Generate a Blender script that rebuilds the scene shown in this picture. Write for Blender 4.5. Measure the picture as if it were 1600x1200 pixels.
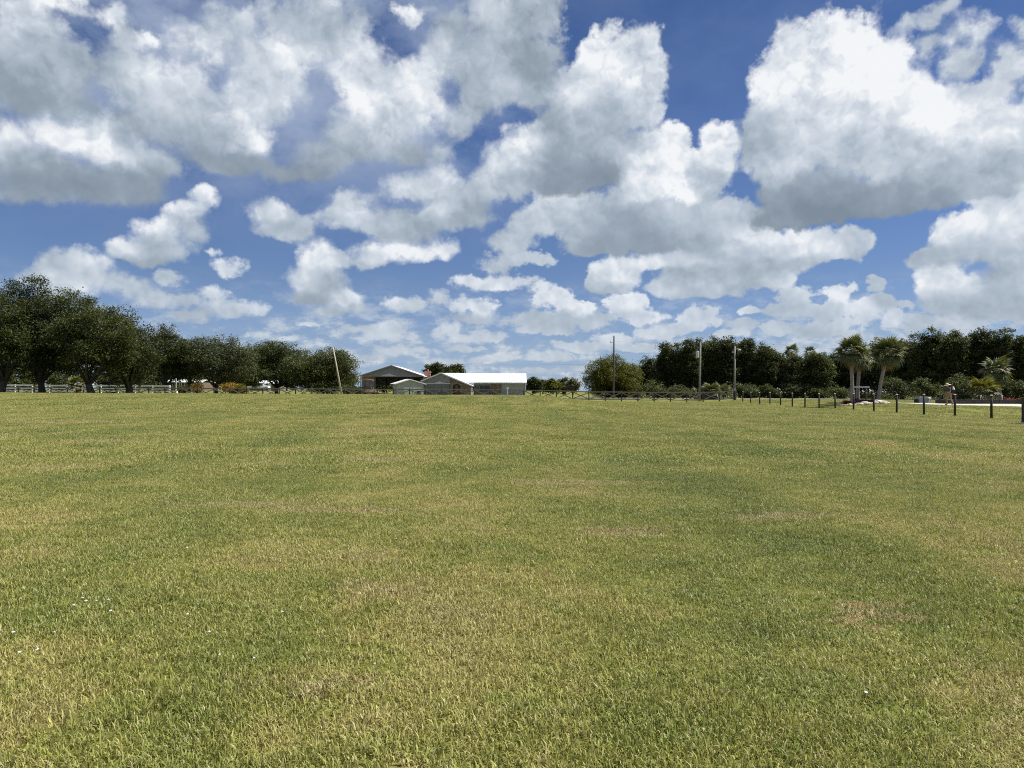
import bpy, bmesh, math, random
import numpy as np
from mathutils import Vector, Matrix, Euler, Quaternion, noise as mnoise

for _o in list(bpy.data.objects):
    bpy.data.objects.remove(_o, do_unlink=True)
SC = bpy.context.scene
COL = SC.collection
R = math.radians

# ------------------------------------------------------------------ camera
CAM_Z = 1.45
cam_d = bpy.data.cameras.new('camera')
cam_d.lens = 26.0
cam_d.sensor_width = 36.0
cam_d.clip_start = 0.05
cam_d.clip_end = 6000.0
cam = bpy.data.objects.new('camera', cam_d)
cam.location = (0.0, 0.0, CAM_Z)
cam.rotation_euler = (R(90 + 0.51), -0.005, 0.0)
COL.objects.link(cam)
SC.camera = cam

# ------------------------------------------------------------------ light
SUN_AZ = R(82)        # measured from +Y (into the scene) towards +X (right)
SUN_EL = R(58)
sun_d = bpy.data.lights.new('sun', 'SUN')
sun_d.energy = 5.0
sun_d.angle = R(0.53)
sun_d.color = (1.0, 0.955, 0.88)
sun = bpy.data.objects.new('sun', sun_d)
_sd = Vector((math.sin(SUN_AZ) * math.cos(SUN_EL), math.cos(SUN_AZ) * math.cos(SUN_EL), math.sin(SUN_EL)))
sun.rotation_euler = _sd.to_track_quat('Z', 'Y').to_euler()
sun.location = _sd * 200
COL.objects.link(sun)

SC.view_settings.view_transform = 'Standard'
SC.view_settings.look = 'None'
SC.view_settings.exposure = 0.65
SC.view_settings.gamma = 1.0
SC.view_settings.use_curve_mapping = False
SC.cycles.use_denoising = False
SC.cycles.max_bounces = 5
SC.cycles.diffuse_bounces = 2
SC.cycles.transparent_max_bounces = 8
SC.cycles.sample_clamp_indirect = 4.0
SC.cycles.filter_width = 1.1

# ------------------------------------------------------------------ sky
# A clear Nishita sky with cumulus at infinity, laid out by compass bearing and elevation.
class NG:
    """thin helper round a node tree"""
    def __init__(self, tree):
        self.t = tree
    def n(self, kind, **kw):
        nd = self.t.nodes.new(kind)
        for k, v in kw.items():
            setattr(nd, k, v)
        return nd
    def put(self, nd, i, v):
        if v is None:
            return
        if isinstance(v, bpy.types.NodeSocket):
            self.t.links.new(v, nd.inputs[i])
        else:
            nd.inputs[i].default_value = v
    def m(self, op, a, b=None, c=None, clamp=False):
        nd = self.n('ShaderNodeMath', operation=op, use_clamp=clamp)
        self.put(nd, 0, a); self.put(nd, 1, b)
        if c is not None:
            self.put(nd, 2, c)
        return nd.outputs[0]
    def v(self, op, a, b=None, c=None):
        nd = self.n('ShaderNodeVectorMath', operation=op)
        self.put(nd, 0, a); self.put(nd, 1, b)
        if c is not None:
            self.put(nd, 2, c)
        return nd.outputs['Value'] if op in ('LENGTH', 'DOT_PRODUCT', 'DISTANCE') else nd.outputs[0]
    def scale(self, a, s):
        nd = self.n('ShaderNodeVectorMath', operation='SCALE')
        self.put(nd, 0, a); self.put(nd, 'Scale', s)
        return nd.outputs[0]
    def noise(self, vec, scale, detail=4, rough=0.5, lac=2.0, dist=0.0, out=0, kind='FBM', dim='3D'):
        nd = self.n('ShaderNodeTexNoise', noise_dimensions=dim)
        nd.noise_type = kind
        self.put(nd, 'Vector', vec); self.put(nd, 'Scale', scale); self.put(nd, 'Detail', detail)
        self.put(nd, 'Roughness', rough); self.put(nd, 'Lacunarity', lac); self.put(nd, 'Distortion', dist)
        return nd.outputs[out]
    def smooth(self, x, lo, hi, a=0.0, b=1.0):
        nd = self.n('ShaderNodeMapRange', interpolation_type='SMOOTHSTEP')
        self.put(nd, 0, x); self.put(nd, 1, lo); self.put(nd, 2, hi); self.put(nd, 3, a); self.put(nd, 4, b)
        return nd.outputs[0]
    def lin(self, x, lo, hi, a=0.0, b=1.0):
        nd = self.n('ShaderNodeMapRange')
        self.put(nd, 0, x); self.put(nd, 1, lo); self.put(nd, 2, hi); self.put(nd, 3, a); self.put(nd, 4, b)
        return nd.outputs[0]
    def mix(self, f, a, b, blend='MIX'):
        nd = self.n('ShaderNodeMix', data_type='RGBA', blend_type=blend)
        self.put(nd, 0, f); self.put(nd, 6, a); self.put(nd, 7, b)
        return nd.outputs[2]
    def ramp(self, x, stops, interp='LINEAR'):
        nd = self.n('ShaderNodeValToRGB')
        self.put(nd, 0, x)
        cr = nd.color_ramp
        cr.interpolation = interp
        while len(cr.elements) > 1:
            cr.elements.remove(cr.elements[-1])
        cr.elements[0].position = stops[0][0]; cr.elements[0].color = tuple(stops[0][1]) + (1,)
        for p, c in stops[1:]:
            e = cr.elements.new(p); e.color = tuple(c) + (1,)
        return nd.outputs[0]

_cm = Euler(cam.rotation_euler).to_matrix()
def bearing(px, py):
    """compass bearing and elevation of a place noted on the photograph"""
    d = (_cm @ Vector(((px - 800) / 1155.6, (600 - py) / 1155.6, -1.0))).normalized()
    return math.atan2(d.x, d.y), math.asin(d.z)

# cumulus puffs: x, y, half width, half height, brightness (0 shaded base .. 1 sunlit top)
FAR = [
 (612,475,20,14,.85),(650,480,35,12,.75),(682,466,18,16,.6),(720,473,22,17,1),(757,480,26,16,.9),(740,500,44,12,.45),
 (735,440,38,13,.75),(800,446,55,15,.8),(780,412,38,18,.55),(822,405,48,13,.6),(615,507,20,9,.9),(600,520,40,13,.7),
 (560,512,30,9,.5),(640,548,45,8,.7),(600,550,30,8,.6),(720,545,40,7,.6),(700,520,30,14,.7),(760,525,40,9,.6),
 (860,470,36,22,.9),(905,484,26,12,1),(870,505,64,17,.45),(830,500,40,12,.5),(975,473,36,20,1),(1000,494,42,14,.85),
 (930,506,30,12,.5),(1090,498,36,17,.85),(1060,512,32,10,.55),(1165,491,20,8,1),(1160,512,30,10,.5),
 (1245,466,32,22,.7),(1225,488,40,13,.6),(1310,462,28,16,.9),(1345,486,30,18,.85),(1365,450,20,15,.55),(1395,498,24,15,.75),
 (1285,486,40,14,.55),(1380,478,30,14,.5),(1310,510,50,12,.65),(1220,515,40,11,.6),(1280,520,40,10,.5),
 (335,458,34,20,.75),(372,480,40,16,.65),(300,490,42,13,.45),(402,482,20,11,.6),(265,428,30,14,.6),(288,465,28,12,.55),
 (360,413,30,15,.7),(330,390,16,8,.6),(410,523,26,7,.8),(450,530,30,5,.6),(900,540,50,8,.6),(850,520,40,8,.6),
 (960,530,40,9,.65),(1020,520,32,11,.75),(860,558,40,7,.55),(780,560,50,6,.55),(700,565,60,6,.55),(1000,545,50,7,.55),
 (1435,505,30,14,.5),(1500,505,45,18,.55),(1490,500,25,10,.75),(1580,490,40,14,.45),(530,550,40,8,.55),(480,508,24,6,.7),
 (925,575,45,6,.5),(840,580,40,5,.5),(660,590,60,5,.45),(560,560,50,7,.5),(1140,525,30,7,.6),(1340,525,30,9,.6),
 (1230,545,40,6,.5),(1420,475,20,9,.55),(1120,540,40,6,.5),
]
MID = [
 (325,311,26,15,1),(290,334,40,17,1),(240,355,40,18,.95),(190,381,34,18,.9),(250,380,60,24,.4),(300,355,42,20,.4),(225,398,48,12,.28),
 (138,414,40,24,.95),(90,409,36,20,.75),(120,440,62,26,.85),(200,440,46,20,.7),(232,466,46,18,.75),(80,440,40,25,.7),
 (432,328,46,25,.85),(472,348,42,22,.55),(440,356,48,16,.45),(556,318,42,28,.7),(540,340,44,24,.8),(600,350,52,22,.5),
 (632,290,50,24,.7),(682,268,40,28,.85),(694,300,50,28,.65),(650,342,64,20,.4),(690,326,40,16,.85),(742,330,40,26,.4),
 (640,389,62,16,.95),(590,400,50,15,.7),(692,384,30,20,.8),(572,412,40,9,.4),(752,292,42,30,.55),(620,365,50,14,.3),(720,345,40,14,.4),
 (497,398,36,28,.9),(470,430,34,28,.75),(502,440,46,26,.45),(480,462,42,11,.28),(532,404,18,13,.65),(541,465,36,16,.95),(515,484,38,9,.6),(562,480,20,9,.6),
 (959,429,38,24,.85),(986,424,26,20,.75),(952,449,36,13,.45),(930,440,14,12,.6),
 (1290,378,70,26,.9),(1228,388,60,26,.8),(1338,384,32,28,.65),(1200,418,62,16,.45),(1130,400,72,20,.5),(1180,366,42,18,.85),
 (1062,409,60,14,.8),(1100,430,74,15,.4),(1160,440,54,17,.5),(1215,441,32,16,.75),(1060,450,50,14,.6),(1120,458,50,13,.55),(1240,410,60,16,.5),
 (1560,348,74,48,.85),(1480,358,42,28,.95),(1592,318,60,48,.8),(1512,390,72,26,.45),(1450,410,36,16,.4),(1594,398,62,36,.5),
 (1480,440,46,22,.9),(1470,470,34,22,.7),(1572,448,60,28,.45),(1532,480,74,24,.4),(1530,300,40,30,.7),(1620,440,50,40,.6),
 (865,322,42,28,.85),(905,342,60,36,.6),(985,350,120,34,.35),(1000,376,122,24,.12),(1080,350,100,34,.5),(1145,345,62,28,.5),(930,385,50,14,.2),
 (1010,300,60,26,.75),(830,350,40,22,.6),(800,380,40,18,.5),
]
NEAR = [
 (45,32,60,32,.95),(80,10,35,18,.9),(40,80,85,34,.6),(40,112,95,42,.35),(60,150,95,26,.1),(115,150,45,30,.35),(110,105,40,30,.6),(-30,140,60,40,.2),(-60,60,70,50,.6),
 (130,214,92,38,1),(170,186,34,24,1),(20,214,52,36,.85),(205,240,58,34,.8),(70,260,100,28,.35),(130,290,130,32,.08),(60,306,72,20,.15),(200,284,60,28,.25),(255,262,36,26,.4),(-40,270,60,40,.4),
 (150,22,44,24,.75),(225,66,25,16,1),(308,58,60,40,.95),(362,30,52,30,.7),(250,128,80,40,.7),(300,168,92,42,.55),(222,190,62,30,.4),(330,214,82,32,.3),
 (385,178,42,34,1),(402,214,38,26,1),(430,150,62,42,.7),(470,90,72,44,.7),(450,30,62,26,.55),(505,20,42,22,.75),(560,98,46,42,.8),(410,256,62,22,.2),(340,252,62,20,.2),
 (180,110,60,30,.5),(190,60,40,25,.4),(520,60,60,30,.45),(385,100,50,40,.65),
 (565,150,36,28,1),(620,128,72,40,.9),(600,188,72,34,.8),(652,164,52,28,.85),(560,214,62,30,.45),(522,240,62,25,.28),(622,228,52,24,.3),(482,268,52,16,.15),(680,108,36,28,.8),
 (630,18,30,16,1),(700,60,40,42,.5),(760,18,52,32,.65),(790,70,70,50,.4),(830,120,48,42,.35),(760,150,44,42,.42),(850,18,38,24,.5),(740,110,40,40,.5),(720,185,30,25,.5),(690,225,30,18,.55),
 (975,75,60,38,1),(1010,95,40,42,1),(925,70,36,24,.95),(960,122,80,44,.72),(1004,150,48,40,.75),(898,130,36,36,.75),(940,180,82,44,.45),(1010,172,40,20,.7),(890,205,54,46,.42),
 (930,230,72,36,.35),(880,252,70,34,.22),(900,285,92,28,.08),(830,224,36,24,.9),(800,258,44,36,.8),(962,248,42,24,.5),(800,290,62,24,.4),(770,280,40,26,.6),
 (1040,230,40,34,.95),(1070,214,20,18,.95),(1030,268,60,32,1),(1072,300,42,20,1),(1000,298,42,22,.7),(1125,225,28,28,1),(1090,262,28,17,1),(1120,265,36,22,.85),(1110,295,40,24,.45),
 (1330,50,76,40,1),(1250,85,52,42,1),(1392,82,50,38,1),(1222,130,50,46,.98),(1424,92,22,20,1),(1300,122,104,56,.97),(1402,132,72,54,.96),
 (1230,180,70,44,.75),(1350,172,102,44,.82),(1452,160,62,36,.88),(1200,220,46,54,.4),(1290,212,82,42,.6),(1380,230,92,42,.6),(1482,200,84,42,.88),(1556,204,84,44,.85),
 (1560,250,84,34,.62),(1470,260,92,32,.5),(1220,266,50,26,.75),(1262,290,82,30,.25),(1300,316,112,30,.04),(1372,308,122,28,.15),(1452,288,92,28,.4),(1250,338,82,20,.06),(1545,282,72,22,.5),
 (1440,18,30,20,.62),(1488,12,30,20,.7),(1532,50,36,30,.8),(1478,62,30,20,.5),(1575,100,30,30,.78),(1510,100,30,20,.55),(1548,140,40,18,.7),(1604,40,24,30,.7),(1660,150,70,80,.7),(1640,30,40,40,.6),
]

def build_world():
    w = bpy.data.worlds.new('World')
    w.use_nodes = True
    t = w.node_tree
    t.nodes.clear()
    g = NG(t)
    out = g.n('ShaderNodeOutputWorld')
    sky = g.n('ShaderNodeTexSky', sky_type='NISHITA')
    sky.sun_disc = False
    sky.sun_elevation = SUN_EL
    sky.sun_rotation = SUN_AZ
    sky.altitude = 0
    sky.air_density = 1.0
    sky.dust_density = 0.5
    sky.ozone_density = 3.0
    d = g.n('ShaderNodeTexCoord').outputs['Generated']
    sp = g.n('ShaderNodeSeparateXYZ'); g.put(sp, 0, d)
    az = g.m('ARCTAN2', sp.outputs[0], sp.outputs[1])
    el = g.m('ARCSINE', sp.outputs[2])
    cb = g.n('ShaderNodeCombineXYZ'); g.put(cb, 0, az); g.put(cb, 1, el)
    P = cb.outputs[0]
    # features shrink towards the horizon, where the clouds are farther off
    near = g.m('MAXIMUM', g.m('ADD', el, 0.09), 0.03)
    # ragged outlines: the puffs are read through a turbulent displacement
    w1 = g.scale(g.v('SUBTRACT', g.noise(d, 8.0, 2, .5, out=1), (.5, .5, .5)), g.m('MULTIPLY', near, .13))
    w2 = g.scale(g.v('SUBTRACT', g.noise(d, 32.0, 4, .58, out=1), (.5, .5, .5)), g.m('MULTIPLY', near, .11))
    W = g.v('ADD', w1, w2)
    PW = g.v('ADD', P, W)
    # cauliflower billows: rounded lobes, and their relief lit from the sun's side (up and to the right)
    dw = g.v('ADD', d, g.scale(w2, .7))
    def lobes(vec, scale, det):
        nd = g.n('ShaderNodeTexVoronoi', feature='F1')
        nd.normalize = True
        g.put(nd, 'Vector', vec); g.put(nd, 'Scale', scale); g.put(nd, 'Detail', det)
        g.put(nd, 'Roughness', .55); g.put(nd, 'Lacunarity', 2.4); g.put(nd, 'Randomness', 1.0)
        return nd.outputs['Distance']
    l0 = lobes(dw, 21.0, 2.0)
    l1 = lobes(g.v('ADD', dw, (.0055, 0.0, .0095)), 21.0, 2.0)
    r1 = g.m('SUBTRACT', l1, l0)
    lo0 = g.noise(d, 11.0, 2, .5)
    r2 = g.m('SUBTRACT', lo0, g.noise(g.v('ADD', d, (0.020, 0.0, 0.034)), 11.0, 2, .5))
    relief = g.m('MULTIPLY_ADD', r1, RELIEF[1], g.m('MULTIPLY', r2, RELIEF[0]))
    rag = g.m('ADD', g.m('MULTIPLY', g.m('SUBTRACT', .36, l0), 1.0), g.m('MULTIPLY', g.m('SUBTRACT', g.noise(d, 48.0, 6, .64), .5), .75))
    ragf = g.m('ADD', g.m('SUBTRACT', g.noise(g.v('MULTIPLY', d, (1, 1, 1.5)), 46.0, 7, .66), .5), g.m('MULTIPLY', g.m('SUBTRACT', lobes(dw, 60.0, 1.0), .4), -.5))

    # the deep blue of humid subtropical air, paling towards the horizon
    tint = g.scale(g.ramp(g.m('MULTIPLY', el, 1.0), [(0.0, (.29, .40, .68)), (.07, (.26, .315, .48)), (.14, (.28, .315, .42)), (.35, (.215, .275, .395)), (.50, (.185, .245, .36))]), 2.0)
    col = g.mix(1.0, sky.outputs[0], tint, 'MULTIPLY')
    # pale moist air low down
    col = g.mix(g.smooth(el, -.02, .15, .75, 0.0), col, (3.5, 4.7, 6.2, 1))
    # outside the picture the same kind of sky goes on
    inside = g.m('MULTIPLY', g.smooth(g.m('ABSOLUTE', az), .64, .84, 1, 0), g.smooth(el, .47, .62, 1, 0))
    gen = g.noise(d, 4.5, 7, .58, dist=.3)
    genA = g.m('MULTIPLY', g.smooth(gen, .49, .60), g.m('SUBTRACT', 1.0, inside))
    genB = g.m('ADD', g.m('MULTIPLY_ADD', relief, .8, .55), g.lin(gen, .5, .75, .15, -.2))
    cl = [(p, tuple(c / 10 for c in cc)) for p, cc in CLOUD]
    col = g.mix(genA, col, g.scale(g.ramp(genB, cl), 10.0))
    # thin veil of broken cloud, thickest on the left
    veil = g.noise(g.v('MULTIPLY', d, (1, 1, 1.5)), 6.0, 7, .6)
    va = g.m('MULTIPLY', g.smooth(veil, .30, .62), g.m('MULTIPLY', g.smooth(el, .16, .36, .06, 1.0), g.smooth(az, .10, -.12, .10, .85)))
    col = g.mix(va, col, (3.6, 4.4, 6.0, 1))
    # far low cloud streaks
    st = g.noise(g.v('MULTIPLY', d, (1, 1, 2.2)), 22.0, 7, .66)
    sa = g.m('MULTIPLY', g.smooth(st, .42, .62), g.smooth(el, .03, .16, .9, 0.0))
    col = g.mix(sa, col, g.mix(g.smooth(st, .46, .68), (4.5, 5.3, 6.3, 1), (7.0, 7.4, 7.8, 1)))
    soft = g.m('MULTIPLY', g.smooth(az, -.10, .10, .62, .36), g.smooth(el, .14, .30, .82, 1.0))
    soft = g.m('ADD', soft, g.m('MULTIPLY', g.smooth(az, .44, .52, 0, .34), g.smooth(el, .32, .40)))

    def pieces(puffs, grow):
        r = []
        for (x, y, rx, ry, b) in puffs:
            a0, e0 = bearing(x, y)
            ca = math.cos(a0)
            r.append((a0, e0, rx * grow / 1155.6 * ca * ca, ry * grow / 1155.6 * ca, b))
        return r
    LAYERS = ((pieces(FAR, 1.40), .27, 1.45, .95, .26), (pieces(MID, 1.40), .21, .85, 1.0, .10), (pieces(NEAR, 1.42), .22, .60, 1.0, .0))

    def cell(a_lo, a_hi, e_lo, e_hi):
        """the puffs that reach one window of the sky, as a group of their own"""
        t2 = bpy.data.node_groups.new('cumulus', 'ShaderNodeTree')
        for nm, ty in (('P', 'Vector'), ('Col', 'Color'), ('Relief', 'Float'), ('Rag', 'Float'), ('RagFar', 'Float'), ('Soft', 'Float')):
            t2.interface.new_socket(nm, in_out='INPUT', socket_type='NodeSocket' + ty)
        t2.interface.new_socket('Shader', in_out='OUTPUT', socket_type='NodeSocketShader')
        h = NG(t2)
        NPUFF[1] += 1
        gi = h.n('NodeGroupInput').outputs
        go = h.n('NodeGroupOutput')
        c = gi['Col']
        for pcs, lo, rg, rb, haze in LAYERS:
            acc = None
            mg = .08 * (max(e_hi, 0) + .09)
            for (a0, e0, kx, ky, b) in pcs:
                if a0 + .85 * kx + mg < a_lo or a0 - .85 * kx - mg > a_hi or e0 + .85 * ky + mg < e_lo or e0 - .85 * ky - mg > e_hi:
                    continue
                # a hair's difference keeps Cycles from merging the copies of neighbouring windows
                kx *= 1 + 1e-5 * NPUFF[1]
                mp = h.n('ShaderNodeMapping', vector_type='POINT')
                h.put(mp, 0, gi['P'])
                mp.inputs['Scale'].default_value = (1 / kx, 1 / ky, 0)
                mp.inputs['Location'].default_value = (-a0 / kx, -e0 / ky, 0)
                gr = h.n('ShaderNodeTexGradient', gradient_type='QUADRATIC_SPHERE')
                h.put(gr, 0, mp.outputs[0])
                acc = h.v('MULTIPLY_ADD', gr.outputs['Fac'], (1, b, 0), acc if acc else (0, 0, 0))
                NPUFF[0] += 1
            if acc is None:
                continue
            sx = h.n('ShaderNodeSeparateXYZ'); h.put(sx, 0, acc)
            S = h.m('SQRT', sx.outputs[0])
            B = h.m('DIVIDE', sx.outputs[1], h.m('MAXIMUM', sx.outputs[0], 1e-4))
            n = h.m('MULTIPLY', h.m('MULTIPLY', gi['RagFar' if haze > .25 else 'Rag'], rg), h.smooth(S, .04, .30))
            A = h.smooth(h.m('ADD', S, n), lo, h.m('ADD', gi['Soft'], lo))
            Bb = h.m('MULTIPLY_ADD', gi['Relief'], h.lin(B, .1, .9, rb * .40, rb), h.m('MULTIPLY_ADD', B, .93, .02))
            cc = h.scale(h.ramp(Bb, cl), 10.0)
            if haze:
                cc = h.mix(haze, cc, (5.4, 6.2, 7.3, 1))
            c = h.mix(h.m('MULTIPLY', A, .97), c, cc)
        bg = h.n('ShaderNodeBackground')
        bg.inputs['Strength'].default_value = 0.064
        h.put(bg, 'Color', c)
        t2.links.new(bg.outputs[0], go.inputs[0])
        nd = g.n('ShaderNodeGroup')
        nd.node_tree = t2
        for k, vsock in (('P', PW), ('Col', col), ('Relief', relief), ('Rag', rag), ('RagFar', ragf), ('Soft', soft)):
            g.put(nd, k, vsock)
        return nd.outputs[0]

    def plain():
        bg = g.n('ShaderNodeBackground')
        bg.inputs['Strength'].default_value = 0.064
        g.put(bg, 'Color', col)
        return bg.outputs[0]

    def pick(coord, edges, items):
        """choose one of the items by where the coordinate falls between the edges"""
        if len(items) == 1:
            return items[0]
        k = len(items) // 2
        ms = g.n('ShaderNodeMixShader')
        g.put(ms, 0, g.m('GREATER_THAN', coord, edges[k - 1]))
        t.links.new(pick(coord, edges[:k - 1], items[:k]), ms.inputs[1])
        t.links.new(pick(coord, edges[k:], items[k:]), ms.inputs[2])
        return ms.outputs[0]

    AZ = [-.80, -.48, -.36, -.24, -.12, 0.0, .12, .24, .36, .48, .80]
    EL = [-.01, .075, .15, .24, .34, .60]
    rows = []
    for e0, e1 in zip(EL, EL[1:]):
        rows.append(pick(az, AZ, [plain()] + [cell(a0, a1, e0, e1) for a0, a1 in zip(AZ, AZ[1:])] + [plain()]))
    t.links.new(pick(el, EL, [plain()] + rows + [plain()]), out.inputs[0])
    SC.world = w
    w.cycles.sampling_method = 'MANUAL'
    w.cycles.sample_map_resolution = 256

CLOUD = [(0.0, (2.15, 2.7, 3.3)), (.25, (3.0, 3.65, 4.35)), (.5, (4.5, 5.2, 6.0)), (.75, (6.4, 7.0, 7.7)), (1.0, (9.2, 9.4, 9.6))]
NPUFF = [0, 0]
RELIEF = (1.05, 1.25)
SKYTOP = (.42, .60, .80, 1)
build_world()
print('puffs', NPUFF)

# ------------------------------------------------------------------ helpers
rng = random.Random(11)
F = 1155.6
def PX(px, d):
    return (px - 800.0) / F * d
def ZT(px, y, d):
    return CAM_Z + (610.25 + 0.005 * (px - 800.0) - y) / F * d
def ss(a, b, x):
    t = np.clip((np.asarray(x, float) - a) / (b - a), 0, 1)
    return t * t * (3 - 2 * t)

def terrain(x, y):
    """height of the ground, metres"""
    x = np.asarray(x, float); y = np.asarray(y, float)
    left = 1 - ss(0, 13, x)
    h = .87 * left * ss(20, 84, y) * (1 - .72 * ss(87, 102, y))
    h = h + .42 * ss(27, 33, x) * ss(38, 52, y) * (1 - .25 * ss(80, 110, y))
    h = h + .30 * ss(104, 114, y) * (1 - ss(27, 33, x))
    h = h + .45 * ss(110, 150, y) * (1 - ss(-60, -30, x))
    h = h + .018 * np.sin(x * .31 + 1.3) * np.sin(y * .23 + .4) + .012 * np.sin(x * .83 + y * .51)
    return h
def GZ(x, y):
    return float(terrain(x, y))

class MB:
    """collects shapes and links them as one mesh object"""
    def __init__(self):
        self.v = []; self.f = []; self.mi = []; self.cur = 0
    def add(self, vs, fs):
        o = len(self.v)
        self.v += [tuple(p) for p in vs]
        self.f += [tuple(i + o for i in q) for q in fs]
        self.mi += [self.cur] * len(fs)
        return self
    def box(self, c, s, rz=0.0, rot=None, bev=0.0):
        sx, sy, sz = s[0] / 2, s[1] / 2, s[2] / 2
        M = rot if rot is not None else Matrix.Rotation(rz, 3, 'Z')
        c = Vector(c)
        if bev > 0:
            b = min(bev, sx * .45, sy * .45, sz * .45)
            vs = []
            for z in (-sz, -sz + b, sz - b, sz):
                i = b if abs(z) == sz else 0
                for (x, y) in ((-sx + b, -sy + i), (sx - b, -sy + i), (sx - i, -sy + b), (sx - i, sy - b), (sx - b, sy - i), (-sx + b, sy - i), (-sx + i, sy - b), (-sx + i, -sy + b)):
                    vs.append(c + M @ Vector((x, y, z)))
            fs = [tuple(range(7, -1, -1)), tuple(range(24, 32))]
            for k in range(3):
                for j in range(8):
                    fs.append((k * 8 + j, k * 8 + (j + 1) % 8, k * 8 + 8 + (j + 1) % 8, k * 8 + 8 + j))
            return self.add(vs, fs)
        vs = [c + M @ Vector((x, y, z)) for z in (-sz, sz) for (x, y) in ((-sx, -sy), (sx, -sy), (sx, sy), (-sx, sy))]
        return self.add(vs, [(3, 2, 1, 0), (4, 5, 6, 7), (0, 1, 5, 4), (1, 2, 6, 5), (2, 3, 7, 6), (3, 0, 4, 7)])
    def tube(self, pts, rad, n=8, cap=True, squash=1.0):
        pts = [Vector(p) for p in pts]
        if not hasattr(rad, '__len__'):
            rad = [rad] * len(pts)
        vs = []; fs = []
        up = Vector((0, 0, 1))
        for i, p in enumerate(pts):
            t = (pts[min(i + 1, len(pts) - 1)] - pts[max(i - 1, 0)]).normalized()
            a = t.cross(Vector((1, 0, 0)) if abs(t.x) < .8 else up).normalized()
            b = t.cross(a)
            for j in range(n):
                th = 2 * math.pi * j / n
                vs.append(p + (a * math.cos(th) + b * math.sin(th) * squash) * rad[i])
        for i in range(len(pts) - 1):
            for j in range(n):
                fs.append((i * n + j, i * n + (j + 1) % n, (i + 1) * n + (j + 1) % n, (i + 1) * n + j))
        if cap:
            fs.append(tuple(range(n - 1, -1, -1))); fs.append(tuple(range((len(pts) - 1) * n, len(pts) * n)))
        return self.add(vs, fs)
    def prism(self, poly, a, b):
        """polygon of 3-D points swept by vector from a to b offsets"""
        n = len(poly); a = Vector(a); b = Vector(b)
        vs = [Vector(p) + a for p in poly] + [Vector(p) + b for p in poly]
        fs = [tuple(range(n - 1, -1, -1)), tuple(range(n, 2 * n))] + [(i, (i + 1) % n, n + (i + 1) % n, n + i) for i in range(n)]
        return self.add(vs, fs)
    def ball(self, c, r, n=10, m=6, jit=0.0, rg=None):
        c = Vector(c); vs = []; fs = []
        if not hasattr(r, '__len__'):
            r = (r, r, r)
        for i in range(m + 1):
            ph = math.pi * i / m
            for j in range(n):
                th = 2 * math.pi * j / n
                k = 1 + (rg.uniform(-jit, jit) if rg else 0)
                vs.append(c + Vector((r[0] * math.sin(ph) * math.cos(th) * k, r[1] * math.sin(ph) * math.sin(th) * k, r[2] * math.cos(ph) * k)))
        for i in range(m):
            for j in range(n):
                fs.append((i * n + j, (i + 1) * n + j, (i + 1) * n + (j + 1) % n, i * n + (j + 1) % n))
        return self.add(vs, fs)
    def mesh(self, name, mats, smooth=False):
        me = bpy.data.meshes.new(name)
        me.from_pydata(self.v, [], self.f)
        for m in (mats if isinstance(mats, (list, tuple)) else [mats]):
            me.materials.append(m)
        if any(self.mi):
            me.polygons.foreach_set('material_index', self.mi)
        bm = bmesh.new(); bm.from_mesh(me)
        bmesh.ops.recalc_face_normals(bm, faces=bm.faces)
        bm.to_mesh(me); bm.free()
        if smooth:
            me.polygons.foreach_set('use_smooth', [True] * len(me.polygons))
        me.update()
        return me
    def build(self, name, mats, parent=None, smooth=False, **kw):
        return link(name, self.mesh(name, mats, smooth), parent, **kw)

def link(name, data, parent=None, loc=None, rot=None, scl=None):
    o = bpy.data.objects.new(name, data)
    COL.objects.link(o)
    if parent is not None:
        o.parent = parent
    if loc is not None:
        o.location = loc
    if rot is not None:
        o.rotation_euler = rot
    if scl is not None:
        o.scale = scl
    return o
def tag(o, label=None, cat=None, group=None, kind=None):
    if label: o['label'] = label
    if cat: o['category'] = cat
    if group: o['group'] = group
    if kind: o['kind'] = kind
    return o
def thing(name, label, cat, loc=(0, 0, 0), rz=0.0, group=None):
    return tag(link(name, None, None, loc, (0, 0, rz)), label, cat, group)

# ------------------------------------------------------------------ materials
def new_mat(name):
    m = bpy.data.materials.new(name)
    m.use_nodes = True
    g = NG(m.node_tree)
    bs = next(n for n in m.node_tree.nodes if n.type == 'BSDF_PRINCIPLED')
    return m, g, bs
def surf(name, col, rough=.7, var=.18, scale=3.0, metal=0.0, bump=0.0, spec=.3, dirt=None, stretch=(1, 1, 1), dirt_amt=.5):
    """painted, wooden, metal or stone surface: colour broken up by grain and wear"""
    m, g, bs = new_mat(name)
    tc = g.n('ShaderNodeTexCoord').outputs['Object']
    vec = g.v('MULTIPLY', tc, stretch)
    n = g.noise(vec, scale, 6, .6)
    k = g.lin(n, .25, .75, 1 - var, 1 + var)
    c = g.scale(tuple(col), k)
    if dirt is not None:
        n2 = g.noise(tc, scale * .37, 5, .65)
        c = g.mix(g.m('MULTIPLY', g.smooth(n2, .5, .72), dirt_amt), c, tuple(dirt) + (1,))
    g.put(bs, 'Base Color', c)
    bs.inputs['Roughness'].default_value = rough
    bs.inputs['Metallic'].default_value = metal
    bs.inputs['Specular IOR Level'].default_value = spec
    if bump:
        b = g.n('ShaderNodeBump'); b.inputs['Strength'].default_value = bump; b.inputs['Distance'].default_value = .02
        g.put(b, 'Height', g.noise(vec, scale * 4, 5, .6)); g.put(bs, 'Normal', b.outputs[0])
    return m
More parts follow.
